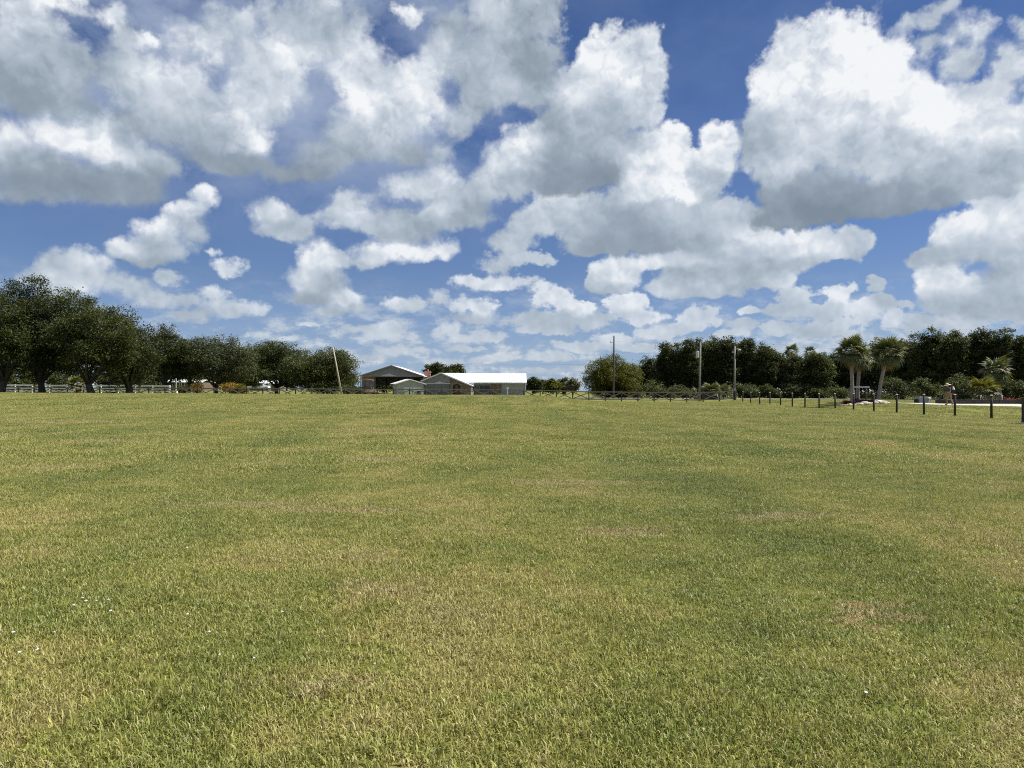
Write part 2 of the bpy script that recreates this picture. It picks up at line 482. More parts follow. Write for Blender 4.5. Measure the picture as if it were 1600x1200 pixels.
def leafmat(name, c1, c2, trans=.22, c3=None, spec=.2):
    """foliage: leaves between two greens, a few of a third colour, some light coming through"""
    m, g, bs = new_mat(name)
    at = g.n('ShaderNodeAttribute', attribute_name='rnd').outputs['Fac']
    geo = g.n('ShaderNodeNewGeometry').outputs['Position']
    oi = g.n('ShaderNodeObjectInfo').outputs['Random']
    n = g.noise(geo, .55, 3, .6)
    f = g.m('ADD', g.m('MULTIPLY', at, .55), g.lin(n, .3, .7, 0, .45))
    c = g.mix(f, tuple(c1) + (1,), tuple(c2) + (1,))
    if c3:
        c = g.mix(g.m('GREATER_THAN', at, .93), c, tuple(c3) + (1,))
    c = g.scale(c, g.lin(oi, 0, 1, .85, 1.15))
    g.put(bs, 'Base Color', c)
    bs.inputs['Roughness'].default_value = .55
    bs.inputs['Specular IOR Level'].default_value = spec
    tr = g.n('ShaderNodeBsdfTranslucent')
    g.put(tr, 'Color', g.mix(1.0, c, (1.3, 1.4, .6, 1), 'MULTIPLY'))
    mx = g.n('ShaderNodeMixShader'); mx.inputs[0].default_value = trans
    out = next(n_ for n_ in m.node_tree.nodes if n_.type == 'OUTPUT_MATERIAL')
    m.node_tree.links.new(bs.outputs[0], mx.inputs[1]); m.node_tree.links.new(tr.outputs[0], mx.inputs[2])
    m.node_tree.links.new(mx.outputs[0], out.inputs[0])
    return m

# turf colour, shared by the soil sheet and the blades growing on it
def turf_group():
    t = bpy.data.node_groups.new('turf', 'ShaderNodeTree')
    t.interface.new_socket('Green', in_out='OUTPUT', socket_type='NodeSocketColor')
    t.interface.new_socket('Dry', in_out='OUTPUT', socket_type='NodeSocketFloat')
    t.interface.new_socket('Bare', in_out='OUTPUT', socket_type='NodeSocketFloat')
    g = NG(t)
    go = g.n('NodeGroupOutput')
    P = g.n('ShaderNodeNewGeometry').outputs['Position']
    sp = g.n('ShaderNodeSeparateXYZ'); g.put(sp, 0, P)
    X, Y = sp.outputs[0], sp.outputs[1]
    flat = g.n('ShaderNodeCombineXYZ'); g.put(flat, 0, X); g.put(flat, 1, Y)
    fp = flat.outputs[0]
    big = g.noise(fp, .11, 4, .55, dim='2D')
    mid = g.noise(fp, .55, 5, .62, dim='2D')
    sml = g.noise(fp, 2.6, 4, .65, dim='2D')
    # passes of the mower, running away from the viewer
    stripe = g.m('SINE', g.m('MULTIPLY', g.m('ADD', X, g.m('MULTIPLY', g.m('SUBTRACT', big, .5), 2.2)), 2 * math.pi / 3.1))
    stripe2 = g.m('SINE', g.m('MULTIPLY', g.m('ADD', X, g.m('MULTIPLY', Y, .22)), 2 * math.pi / 5.7))
    f = g.m('ADD', g.m('ADD', g.m('MULTIPLY', big, .42), .065), g.m('ADD', g.m('MULTIPLY', mid, .75), g.m('MULTIPLY', sml, .45)))
    f = g.m('ADD', f, g.m('MULTIPLY_ADD', stripe, .042, g.m('MULTIPLY', stripe2, .036)))
    # thin, sandy and straw-coloured places
    spots = [(-10.8, 19.7, 1.5, .9), (-.95, 5.3, .55, .22), (-.9, 3.57, .42, .18), (-2.0, 8.8, 1.2, .30), (-3.4, 9.2, 1.6, .28), (1.2, 7.6, 1.0, .35),
             (3.1, 8.4, 1.3, .3), (-16.5, 22.5, 2.0, 1.6), (1.1, 11.5, 1.6, .5), (2.4, 4.7, .5, .22), (-5.5, 26.0, 2.6, 1.2), (5.2, 6.9, .8, .3), (-18.0, 30.0, 3.0, 1.5), (-2.5, 15.5, 1.4, .6)]
    acc = None
    jig = g.scale(g.v('SUBTRACT', g.noise(fp, 1.6, 4, .6, out=1, dim='2D'), (.5, .5, .5)), 1.1)
    fj = g.v('ADD', fp, jig)
    for (sx, sy, rx, ry) in spots:
        mp = g.n('ShaderNodeMapping', vector_type='POINT')
        g.put(mp, 0, fj)
        mp.inputs['Scale'].default_value = (1 / rx, 1 / ry, 0)
        mp.inputs['Location'].default_value = (-sx / rx, -sy / ry, 0)
        gr = g.n('ShaderNodeTexGradient', gradient_type='SPHERICAL'); g.put(gr, 0, mp.outputs[0])
        acc = gr.outputs['Fac'] if acc is None else g.m('MAXIMUM', acc, gr.outputs['Fac'])
    dryn = g.m('MULTIPLY', g.smooth(mid, .56, .74), .5)
    dry = g.m('MAXIMUM', g.m('MULTIPLY', g.smooth(acc, .05, .6), .85), dryn)
    col = g.ramp(f, [(.62, (.130, .172, .036)), (.80, (.205, .232, .049)), (.93, (.275, .280, .068)), (1.0, (.345, .315, .10))])
    t.links.new(col, go.inputs[0]); t.links.new(dry, go.inputs[1]); t.links.new(g.smooth(acc, .35, .8), go.inputs[2])
    return t
TURF = turf_group()
def turf_node(g):
    nd = g.n('ShaderNodeGroup'); nd.node_tree = TURF
    return nd.outputs

def mat_ground():
    m, g, bs = new_mat('mown_turf')
    tf = turf_node(g)
    P = g.n('ShaderNodeNewGeometry').outputs['Position']
    fine = g.noise(P, 42.0, 5, .7)
    tuft = g.noise(P, 9.0, 5, .7)
    c = g.mix(tf[1], tf[0], (.33, .26, .12, 1))
    c = g.mix(tf[2], c, (.30, .165, .085, 1))
    c = g.scale(c, g.m('MULTIPLY', g.lin(fine, .25, .75, .38, .88), g.lin(tuft, .3, .7, .72, 1.1)))
    g.put(bs, 'Base Color', c)
    bs.inputs['Roughness'].default_value = .95
    bs.inputs['Specular IOR Level'].default_value = .1
    b = g.n('ShaderNodeBump'); b.inputs['Strength'].default_value = .7; b.inputs['Distance'].default_value = .03
    g.put(b, 'Height', g.m('ADD', fine, tuft)); g.put(bs, 'Normal', b.outputs[0])
    return m
def mat_blade():
    m, g, bs = new_mat('grass_blade')
    tf = turf_node(g)
    r = g.n('ShaderNodeAttribute', attribute_name='rnd').outputs['Fac']
    tip = g.n('ShaderNodeAttribute', attribute_name='tip').outputs['Fac']
    c = g.scale(tf[0], g.lin(r, 0, 1, .55, 1.65))
    # straw: dead blades, more of them where the turf is dry, and yellowed cut tips
    straw = g.m('GREATER_THAN', g.m('ADD', r, g.m('MULTIPLY', tf[1], .60)), .90)
    c = g.mix(straw, c, g.mix(tip, (.36, .29, .135, 1), (.56, .49, .25, 1)))
    c = g.mix(g.m('MULTIPLY', g.smooth(tip, .5, 1.0), .5), c, (.50, .47, .18, 1))
    g.put(bs, 'Base Color', c)
    bs.inputs['Roughness'].default_value = .45
    bs.inputs['Specular IOR Level'].default_value = .28
    tr = g.n('ShaderNodeBsdfTranslucent'); g.put(tr, 'Color', c)
    mx = g.n('ShaderNodeMixShader'); mx.inputs[0].default_value = .30
    out = next(n_ for n_ in m.node_tree.nodes if n_.type == 'OUTPUT_MATERIAL')
    m.node_tree.links.new(bs.outputs[0], mx.inputs[1]); m.node_tree.links.new(tr.outputs[0], mx.inputs[2])
    m.node_tree.links.new(mx.outputs[0], out.inputs[0])
    return m
def mat_brick(name, c1, c2, mortar, scale=1.0):
    m, g, bs = new_mat(name)
    tc = g.n('ShaderNodeTexCoord').outputs['Object']
    sp = g.n('ShaderNodeSeparateXYZ'); g.put(sp, 0, tc)
    cb = g.n('ShaderNodeCombineXYZ'); g.put(cb, 0, g.m('ADD', sp.outputs[0], sp.outputs[1])); g.put(cb, 1, sp.outputs[2])
    br = g.n('ShaderNodeTexBrick')
    g.put(br, 'Vector', cb.outputs[0]); g.put(br, 'Color1', tuple(c1) + (1,)); g.put(br, 'Color2', tuple(c2) + (1,)); g.put(br, 'Mortar', tuple(mortar) + (1,))
    br.inputs['Scale'].default_value = scale; br.inputs['Mortar Size'].default_value = .012
    br.inputs['Brick Width'].default_value = .42; br.inputs['Row Height'].default_value = .19
    n = g.noise(tc, 1.7, 5, .6)
    g.put(bs, 'Base Color', g.scale(br.outputs[0], g.lin(n, .3, .7, .65, 1.35)))
    bs.inputs['Roughness'].default_value = .85
    return m
def mat_siding(name, col, pitch, depth=.5, axis=2, rough=.6, metal=0.0):
    """boards or ribbed sheet: relief repeats every pitch metres along an axis"""
    m, g, bs = new_mat(name)
    tc = g.n('ShaderNodeTexCoord').outputs['Object']
    sp = g.n('ShaderNodeSeparateXYZ'); g.put(sp, 0, tc)
    fr = g.m('FRACT', g.m('DIVIDE', sp.outputs[axis], pitch))
    n = g.noise(tc, .9, 6, .62)
    c = g.scale(tuple(col), g.lin(n, .3, .7, .88, 1.1))
    g.put(bs, 'Base Color', c)
    bs.inputs['Roughness'].default_value = rough; bs.inputs['Metallic'].default_value = metal
    b = g.n('ShaderNodeBump'); b.inputs['Strength'].default_value = depth; b.inputs['Distance'].default_value = .03
    g.put(b, 'Height', g.smooth(fr, .0, .22) if axis == 2 else g.m('PINGPONG', fr, .5)); g.put(bs, 'Normal', b.outputs[0])
    return m
def mat_glass(name='window_glass'):
    m, g, bs = new_mat(name)
    tc = g.n('ShaderNodeTexCoord').outputs['Object']
    g.put(bs, 'Base Color', g.mix(g.noise(tc, 1.2, 3), (.012, .014, .016, 1), (.03, .033, .036, 1)))
    bs.inputs['Roughness'].default_value = .06
    bs.inputs['Specular IOR Level'].default_value = .5
    return m

M = {}
M['ground'] = mat_ground()
M['blade'] = mat_blade()
M['oak'] = leafmat('oak_leaves', (.026, .036, .012), (.076, .088, .030), .24, (.11, .09, .045))
M['oak2'] = leafmat('laurel_oak_leaves', (.032, .043, .014), (.092, .101, .035), .24, (.12, .10, .045))
M['oak3'] = leafmat('grey_green_leaves', (.040, .051, .023), (.106, .115, .052), .24, (.13, .12, .075))
M['olive'] = leafmat('olive_leaves', (.050, .060, .010), (.130, .125, .022), .26, (.17, .12, .03))
M['shrub'] = leafmat('shrub_leaves', (.040, .055, .018), (.095, .105, .040), .2, (.14, .12, .05))
M['pale'] = leafmat('pale_leaves', (.13, .13, .09), (.24, .23, .17), .15)
M['croton'] = leafmat('croton_leaves', (.16, .09, .015), (.30, .20, .03), .2, (.30, .06, .03))
M['redleaf'] = leafmat('red_leaves', (.10, .018, .014), (.20, .05, .028), .2, (.3, .12, .06))
M['yellowgreen'] = leafmat('yellow_green_leaves', (.09, .10, .015), (.20, .17, .03), .25, (.28, .18, .04))
M['palm'] = leafmat('palm_fronds', (.050, .068, .020), (.130, .140, .058), .18, (.25, .20, .10), .4)
M['deadfrond'] = leafmat('dead_fronds', (.16, .085, .030), (.30, .19, .085), .15)
M['bark'] = surf('oak_bark', (.075, .065, .052), .95, .45, 5, bump=.8, stretch=(1, 1, .35), dirt=(.12, .12, .10))
M['palebark'] = surf('pale_bark', (.26, .24, .20), .9, .35, 5, bump=.6, stretch=(1, 1, .3), dirt=(.10, .09, .07))
M['palmbark'] = surf('palm_bark', (.25, .215, .18), .95, .35, 6, bump=1.0, stretch=(.6, .6, 2.6), dirt=(.11, .09, .07))
M['fence'] = surf('weathered_fence_board', (.27, .23, .19), .9, .35, 4, bump=.4, stretch=(1, 1, 1), dirt=(.09, .075, .065))
M['fencepost'] = surf('dark_fence_post', (.075, .062, .052), .9, .35, 5, bump=.5, stretch=(1, 1, .3), dirt=(.16, .14, .12))
M['darkpost'] = surf('creosoted_post', (.045, .038, .036), .9, .35, 6, bump=.5, stretch=(1, 1, .3), dirt=(.10, .085, .08))
M['postcap'] = surf('weathered_post_top', (.55, .50, .42), .9, .2, 20)
M['white'] = surf('white_paint', (.86, .86, .84), .6, .06, 3, dirt=(.5, .49, .45), dirt_amt=.35)
M['pole'] = surf('utility_pole_wood', (.085, .075, .066), .95, .35, 5, bump=.5, stretch=(1, 1, .25), dirt=(.16, .15, .14))
M['greypole'] = surf('weathered_grey_pole', (.25, .235, .215), .9, .3, 5, bump=.5, stretch=(1, 1, .25), dirt=(.13, .12, .11))
M['palepole'] = surf('bleached_timber', (.42, .37, .29), .9, .25, 5, bump=.4, stretch=(1, 1, .25))
M['wire'] = surf('power_line', (.03, .03, .033), .9, .1, 2, spec=.05)
M['metal'] = surf('grey_metal', (.45, .47, .50), .45, .12, 3, metal=.4, dirt=(.3, .3, .3))
M['dark'] = surf('black_rubber', (.02, .02, .02), .8, .2, 8)
M['roof'] = mat_siding('white_metal_roof', (.70, .71, .72), .45, .35, 0, .42, .0)
M['roofy'] = mat_siding('white_metal_roof_side', (.70, .71, .72), .45, .35, 1, .42, .0)
M['gable'] = mat_siding('grey_blue_siding', (.265, .245, .28), .22, .6, 2)
M['walllight'] = mat_siding('pale_blue_grey_siding', (.36, .365, .40), .3, .5, 0)
M['barnwall'] = mat_siding('ribbed_grey_sheet', (.24, .225, .255), .3, .6, 0)
M['pale_panel'] = surf('pale_grey_panel', (.52, .54, .56), .6, .06, 3)
M['garage'] = mat_siding('grey_garage_door', (.17, .175, .185), .53, .8, 2)
M['brick'] = mat_brick('brown_stone_veneer', (.27, .18, .125), (.15, .105, .085), (.20, .18, .16), 1.0)
M['redbrick'] = mat_brick('red_chimney_brick', (.42, .19, .14), (.34, .15, .11), (.4, .35, .3), 2.0)
M['shed'] = mat_siding('pale_green_grey_siding', (.42, .425, .41), .2, .5, 0)
M['sheddoor'] = mat_siding('cream_shed_door', (.80, .80, .71), .2, .4, 0)
M['glass'] = mat_glass()
M['trim'] = surf('white_trim', (.74, .75, .76), .5, .05, 3)
M['tanwall'] = surf('brown_house_wall', (.16, .115, .085), .85, .2, 1.5)
M['asphalt'] = surf('sun_bleached_asphalt', (.29, .28, .265), .95, .12, 1.2, bump=.3, dirt=(.20, .19, .18))
M['concrete'] = surf('pale_concrete', (.44, .415, .36), .92, .10, .8, bump=.25, dirt=(.33, .30, .25))
M['rock'] = surf('pale_limestone', (.58, .53, .46), .95, .22, 5, bump=.9, dirt=(.36, .31, .24))
M['mulch'] = surf('dark_mulch', (.055, .036, .030), .98, .5, 14, bump=1.0, dirt=(.12, .07, .06))
M['tie'] = surf('dark_timber_edging', (.045, .040, .036), .95, .35, 6, bump=.5, stretch=(.3, 1, 1))
M['greybox'] = surf('grey_painted_steel', (.34, .37, .40), .5, .08, 3, dirt=(.22, .23, .23))
M['carwhite'] = surf('white_car_paint', (.74, .75, .76), .25, .04, 2, spec=.5)
M['chrome'] = surf('alloy_wheel', (.55, .56, .57), .3, .08, 4, metal=.7)
M['headlamp'] = surf('lamp_lens', (.75, .76, .78), .1, .05, 3, spec=.6)
M['taillamp'] = surf('red_lamp_lens', (.45, .03, .025), .2, .05, 3, spec=.6)
M['canopyred'] = surf('faded_red_sheet', (.50, .20, .17), .6, .15, 3, dirt=(.62, .42, .36))
M['tractor'] = surf('dull_tractor_paint', (.10, .085, .075), .7, .3, 5, dirt=(.20, .13, .09))
M['rust'] = surf('rusty_steel', (.16, .085, .055), .9, .4, 6, bump=.4, dirt=(.07, .05, .045))
M['log'] = surf('cut_timber', (.34, .25, .165), .9, .3, 6, bump=.4, dirt=(.18, .13, .09))
M['skin'] = surf('skin', (.42, .25, .17), .55, .08, 8)
M['shirt'] = surf('grey_shirt_cloth', (.115, .125, .145), .9, .15, 20, bump=.3)
M['trousers'] = surf('tan_trouser_cloth', (.36, .235, .15), .9, .18, 18, bump=.3)
M['shoe'] = surf('brown_boot_leather', (.07, .05, .04), .7, .2, 10)
M['straw'] = surf('straw_hat', (.56, .47, .31), .9, .2, 30, bump=.5)
M['blowerwhite'] = surf('white_plastic', (.70, .69, .67), .4, .06, 5)
M['blowerred'] = surf('orange_red_plastic', (.55, .13, .05), .4, .06, 5)
M['petal'] = surf('white_petal', (.66, .66, .64), .8, .05, 60)

# ------------------------------------------------------------------ ground
def build_ground():
    xs = np.unique(np.concatenate([np.linspace(-60, 60, 81), np.linspace(-170, 170, 69), np.linspace(-2600, 2600, 27)]))
    ys = np.unique(np.concatenate([np.linspace(-14, 130, 97), np.linspace(130, 320, 39), np.linspace(320, 4200, 20), np.linspace(-400, -14, 10)]))
    gx, gy = np.meshgrid(xs, ys)
    gz = terrain(gx, gy)
    nx, ny = len(xs), len(ys)
    vs = np.stack([gx, gy, gz], -1).reshape(-1, 3)
    idx = np.arange(nx * ny).reshape(ny, nx)
    fs = np.stack([idx[:-1, :-1], idx[:-1, 1:], idx[1:, 1:], idx[1:, :-1]], -1).reshape(-1, 4)
    me = bpy.data.meshes.new('ground')
    me.from_pydata(vs.tolist(), [], fs.tolist())
    me.polygons.foreach_set('use_smooth', [True] * len(me.polygons))
    me.materials.append(M['ground'])
    tag(link('ground', me), 'broad mown green and straw coloured grass field', None, None, 'structure')
build_ground()

def strip(name, mat, left, right, lift, label, kind='structure', cuts=40):
    """a paved sheet that follows the ground between two polylines of the same length"""
    vs = []; fs = []
    L = [Vector(p) for p in left]; Q = [Vector(p) for p in right]
    pts = []
    for i in range(len(L) - 1):
        for k in range(cuts + (1 if i == len(L) - 2 else 0)):
            f = k / cuts
            pts.append((L[i].lerp(L[i + 1], f), Q[i].lerp(Q[i + 1], f)))
    for a, b in pts:
        for k in range(5):
            p = a.lerp(b, k / 4)
            vs.append((p.x, p.y, GZ(p.x, p.y) + lift))
    for i in range(len(pts) - 1):
        for k in range(4):
            fs.append((i * 5 + k, i * 5 + k + 1, i * 5 + 6 + k, i * 5 + 5 + k))
    mb = MB(); mb.add(vs, fs)
    o = mb.build(name, mat, None, True)
    return tag(o, label, None, None, kind)
strip('road', M['asphalt'], [(-20, 113.5), (30, 113.5), (90, 122), (160, 132)], [(-20, 119), (30, 119), (90, 128), (160, 138)], .06, 'pale sun bleached road running past behind the fence')
strip('driveway', M['concrete'], [(PX(1385, 73), 73), (PX(1500, 69), 69), (PX(1600, 66), 66), (PX(1800, 61), 61)],
      [(PX(1385, 70), 70), (PX(1500, 59), 59), (PX(1600, 53), 53), (PX(1800, 47), 47)], .05, 'pale concrete drive in front of the palms on the right')

def grass_tile(name, size, n, hgt, wid, seed):
    """a square of individual bent blades"""
    r = np.random.default_rng(seed)
    # blades stand in loose tufts
    nt = max(8, n // 14)
    tx = r.uniform(-size / 2, size / 2, (nt, 2))
    pick = r.integers(0, nt, n)
    loose = r.random(n) < .45
    base = np.where(loose[:, None], r.uniform(-size / 2, size / 2, (n, 2)), tx[pick] + r.normal(0, wid * 4.5, (n, 2)))
    az = r.uniform(0, 2 * np.pi, n)
    ln = hgt * r.uniform(.45, 1.15, n) * (1 + .35 * (r.random(n) < .08))
    lean = np.clip(r.normal(.85, .38, n), .05, 1.45)
    w = wid * r.uniform(.6, 1.25, n)
    dx, dy = np.cos(az), np.sin(az)
    sx, sy = -dy, dx
    tw = r.uniform(-.9, .9, n)
    sx2, sy2 = sx * np.cos(tw) + dx * np.sin(tw), sy * np.cos(tw) + dy * np.sin(tw)
    m = ln * .55
    mx, mz = m * np.sin(lean * .6), m * np.cos(lean * .6)
    ex, ez = mx + ln * .45 * np.sin(lean * 1.35), mz + ln * .45 * np.cos(lean * 1.35)
    V = np.zeros((n, 5, 3))
    V[:, 0] = np.stack([base[:, 0] - sx * w / 2, base[:, 1] - sy * w / 2, np.full(n, -.005)], -1)
    V[:, 1] = np.stack([base[:, 0] + sx * w / 2, base[:, 1] + sy * w / 2, np.full(n, -.005)], -1)
    V[:, 2] = np.stack([base[:, 0] + dx * mx + sx2 * w * .45, base[:, 1] + dy * mx + sy2 * w * .45, mz], -1)
    V[:, 3] = np.stack([base[:, 0] + dx * mx - sx2 * w * .45, base[:, 1] + dy * mx - sy2 * w * .45, mz], -1)
    V[:, 4] = np.stack([base[:, 0] + dx * ex, base[:, 1] + dy * ex, np.maximum(ez, .004)], -1)
    o = np.arange(n) * 5
    loops = np.stack([o, o + 1, o + 2, o + 3, o + 3, o + 2, o + 4], -1).reshape(-1)
    me = bpy.data.meshes.new(name)
    me.vertices.add(n * 5); me.loops.add(n * 7); me.polygons.add(n * 2)
    me.vertices.foreach_set('co', V.reshape(-1))
    me.loops.foreach_set('vertex_index', loops.astype(np.int32))
    st = np.stack([np.arange(n) * 7, np.arange(n) * 7 + 4], -1).reshape(-1)
    me.polygons.foreach_set('loop_start', st.astype(np.int32))
    me.update(); me.validate()
    a = me.attributes.new('rnd', 'FLOAT', 'POINT'); a.data.foreach_set('value', np.repeat(r.random(n), 5).astype(np.float32))
    a = me.attributes.new('tip', 'FLOAT', 'POINT'); a.data.foreach_set('value', np.tile([0, 0, .5, .5, 1], n).astype(np.float32))
    me.materials.append(M['blade'])
    return me

def scatter_tree(coll):
    t = bpy.data.node_groups.new('scatter_turf', 'GeometryNodeTree')
    t.interface.new_socket('Geometry', in_out='INPUT', socket_type='NodeSocketGeometry')
    t.interface.new_socket('Geometry', in_out='OUTPUT', socket_type='NodeSocketGeometry')
    N = t.nodes.new; L = t.links.new
    gi, go = N('NodeGroupInput'), N('NodeGroupOutput')
    ci = N('GeometryNodeCollectionInfo'); ci.inputs['Collection'].default_value = coll
    ci.inputs['Separate Children'].default_value = True; ci.inputs['Reset Children'].default_value = True
    ip = N('GeometryNodeInstanceOnPoints'); ip.inputs['Pick Instance'].default_value = True
    def att(nm, ty):
        a = N('GeometryNodeInputNamedAttribute'); a.data_type = ty; a.inputs[0].default_value = nm
        return next(o for o in a.outputs if o.enabled and o.name == 'Attribute')
    L(gi.outputs[0], ip.inputs['Points']); L(ci.outputs[0], ip.inputs['Instance'])
    L(att('var', 'INT'), ip.inputs['Instance Index'])
    L(att('rot', 'FLOAT_VECTOR'), ip.inputs['Rotation']); L(att('scl', 'FLOAT_VECTOR'), ip.inputs['Scale'])
    L(ip.outputs[0], go.inputs[0])
    return t

def grass_field():
    r = np.random.default_rng(5)
    specs = [('turf_near', .6, 2150, .043, .0050, 0.6, 15.0, .40, 6),
             ('turf_middle', 1.2, 2200, .058, .0095, 13.5, 42.0, .85, 6),
             ('turf_far', 2.4, 2500, .070, .018, 40.0, 101.0, 1.8, 5)]
    for nm, size, n, hg, wd, y0, y1, step, nv in specs:
        coll = bpy.data.collections.new(nm)
        for k in range(nv):
            coll.objects.link(bpy.data.objects.new('%s_tile_%d' % (nm, k), grass_tile(nm, size, n, hg, wd, 100 + k + int(y0))))
        pts = []
        for y in np.arange(y0, y1, step):
            hw = .86 * y + 5.0
            xx = np.arange(-hw, hw, step)
            pts.append(np.stack([xx, np.full_like(xx, y)], -1))
        p = np.concatenate(pts) + 0.0
        p = p + r.uniform(-step * .35, step * .35, p.shape)
        p = p[~((p[:, 0] > 30) & (p[:, 1] > 100))]
        # keep the drive free of turf
        near = np.interp(p[:, 0], [PX(1385, 70), PX(1500, 59), PX(1600, 53), PX(1800, 47)], [70, 59, 53, 47])
        far = np.interp(p[:, 0], [PX(1385, 73), PX(1500, 69), PX(1600, 66), PX(1800, 61)], [73, 69, 66, 61])
        p = p[~((p[:, 0] > PX(1385, 71)) & (p[:, 1] > near - 1.6) & (p[:, 1] < far + 1.6))]
        z = terrain(p[:, 0], p[:, 1])
        me = bpy.data.meshes.new(nm)
        me.vertices.add(len(p))
        me.vertices.foreach_set('co', np.stack([p[:, 0], p[:, 1], z], -1).reshape(-1))
        q = r.uniform(0, 2 * np.pi, len(p)); s = r.uniform(.85, 1.2, len(p))
        a = me.attributes.new('var', 'INT', 'POINT'); a.data.foreach_set('value', r.integers(0, nv, len(p)).astype(np.int32))
        a = me.attributes.new('rot', 'FLOAT_VECTOR', 'POINT'); a.data.foreach_set('vector', np.stack([0 * q, 0 * q, q], -1).reshape(-1).astype(np.float32))
        a = me.attributes.new('scl', 'FLOAT_VECTOR', 'POINT'); a.data.foreach_set('vector', np.stack([s, s, s * r.uniform(.8, 1.2, len(p))], -1).reshape(-1).astype(np.float32))
        o = link('grass', me)
        md = o.modifiers.new('scatter', 'NODES'); md.node_group = scatter_tree(coll)
        tag(o, {'turf_near': 'short grass blades in the nearest part of the field', 'turf_middle': 'mown grass over the middle of the field', 'turf_far': 'mown grass over the far part of the field'}[nm], 'grass', None, 'stuff')
grass_field()

# ------------------------------------------------------------------ trees and shrubs
def leaves_mesh(name, centres, per, spread, leaf, mat, seed, flat=.65, up=.5):
    """sprays of small diamond leaves round many twig centres"""
    r = np.random.default_rng(seed)
    C = np.repeat(np.asarray(centres), per, axis=0)
    n = len(C)
    off = r.normal(0, 1, (n, 3)) * spread * np.array([1, 1, flat])
    P = C + off
    nrm = r.normal(0, 1, (n, 3)); nrm[:, 2] = np.abs(nrm[:, 2]) + up
    nrm /= np.linalg.norm(nrm, axis=1, keepdims=True)
    t = r.normal(0, 1, (n, 3)); t -= nrm * (t * nrm).sum(1, keepdims=True); t /= np.linalg.norm(t, axis=1, keepdims=True)
    b = np.cross(nrm, t)
    s = leaf * r.uniform(.55, 1.45, (n, 1))
    V = np.stack([P + t * s, P + b * s * .5, P - t * s, P - b * s * .5], 1)
    V[:, 0] -= np.array([0, 0, 1]) * s * .25; V[:, 2] -= np.array([0, 0, 1]) * s * .25
    me = bpy.data.meshes.new(name)
    me.vertices.add(n * 4); me.loops.add(n * 4); me.polygons.add(n)
    me.vertices.foreach_set('co', V.reshape(-1))
    me.loops.foreach_set('vertex_index', np.arange(n * 4, dtype=np.int32))
    me.polygons.foreach_set('loop_start', np.arange(0, n * 4, 4, dtype=np.int32))
    me.update(); me.validate()
    a = me.attributes.new('rnd', 'FLOAT', 'POINT')
    cl = np.repeat(r.random(len(centres)), per) * .5 + r.random(n) * .5
    a.data.foreach_set('value', np.repeat(cl, 4).astype(np.float32))
    me.materials.append(mat)
    return me

def crown_points(r, W, D, z0, z1, ncl, top=None, nl=13):
    """twig centres of a broad crown: overlapping lobes with uneven outlines and gaps"""
    zc, zr = (z0 + z1) / 2, (z1 - z0) / 2
    lobes = []
    for k in range(nl):
        a = 2 * math.pi * (k + r.uniform(-.3, .3)) / nl * 1.618 * 2
        u = -.95 + 1.8 * ((k * .618 + r.uniform(0, .25)) % 1.0)
        ra = math.sqrt(max(0, 1 - abs(u) ** (2.0 if u > 0 else 3.2))) * r.uniform(.48, .70)
        sz = r.uniform(.30, .46)
        lobes.append((W * ra * math.cos(a), D * ra * math.sin(a), zc + zr * u * .66, W * sz, D * sz, zr * r.uniform(.32, .44)))
    lobes.append((0, 0, zc, W * .62, D * .62, zr * .62))
    wts = np.array([(l[3] * l[4] + l[3] * l[5]) for l in lobes]); wts = wts / wts.sum()
    rn = np.random.default_rng(r.randrange(1 << 30))
    idx = rn.choice(len(lobes), ncl, p=wts)
    L = np.array(lobes)[idx]
    d = rn.normal(0, 1, (ncl, 3)); d /= np.linalg.norm(d, axis=1, keepdims=True)
    d[:, 2] = np.where((d[:, 2] < -.2) & (rn.random(ncl) < .18), -d[:, 2], d[:, 2])
    rad = np.where(rn.random(ncl) < .22, rn.uniform(.15, .8, ncl), rn.uniform(.82, 1.08, ncl))
    P = L[:, :3] + d * L[:, 3:] * rad[:, None]
    P[:, 2] = np.clip(P[:, 2], z0 + rn.uniform(-.15, .5, ncl) * (z1 - z0) * .08, z1)
    return P, lobes

def trunk_mesh(r, H, lobes, mat, rad, fork, lean=0.0, twin=False):
    mb = MB()
    a = r.uniform(0, 6.28)
    top = Vector((math.cos(a) * lean, math.sin(a) * lean, fork))
    mid = Vector((top.x * .35 + r.uniform(-.08, .08), top.y * .35, fork * .5))
    mb.tube([(0, 0, -.25), (0, 0, .12), tuple(mid), tuple(top)], [rad * 1.55, rad * 1.15, rad * .95, rad * .82], 10)
    for l in lobes[:9]:
        tgt = Vector(l[:3])
        q = top.lerp(tgt, .45) + Vector((r.uniform(-.3, .3), r.uniform(-.3, .3), -.08 * (tgt - top).length))
        st = top - Vector((0, 0, fork * r.uniform(.02, .3)))
        mb.tube([tuple(st), tuple(q), tuple(tgt)], [rad * .55, rad * .34, rad * .09], 7)
        for _ in range(2):
            e = tgt + Vector((l[3] * r.uniform(-.8, .8), l[4] * r.uniform(-.8, .8), l[5] * r.uniform(-.2, .8)))
            mb.tube([tuple(q), tuple(q.lerp(e, .55) + Vector((0, 0, .1))), tuple(e)], [rad * .22, rad * .13, rad * .03], 5)
    return mb.mesh('trunk', mat, True)

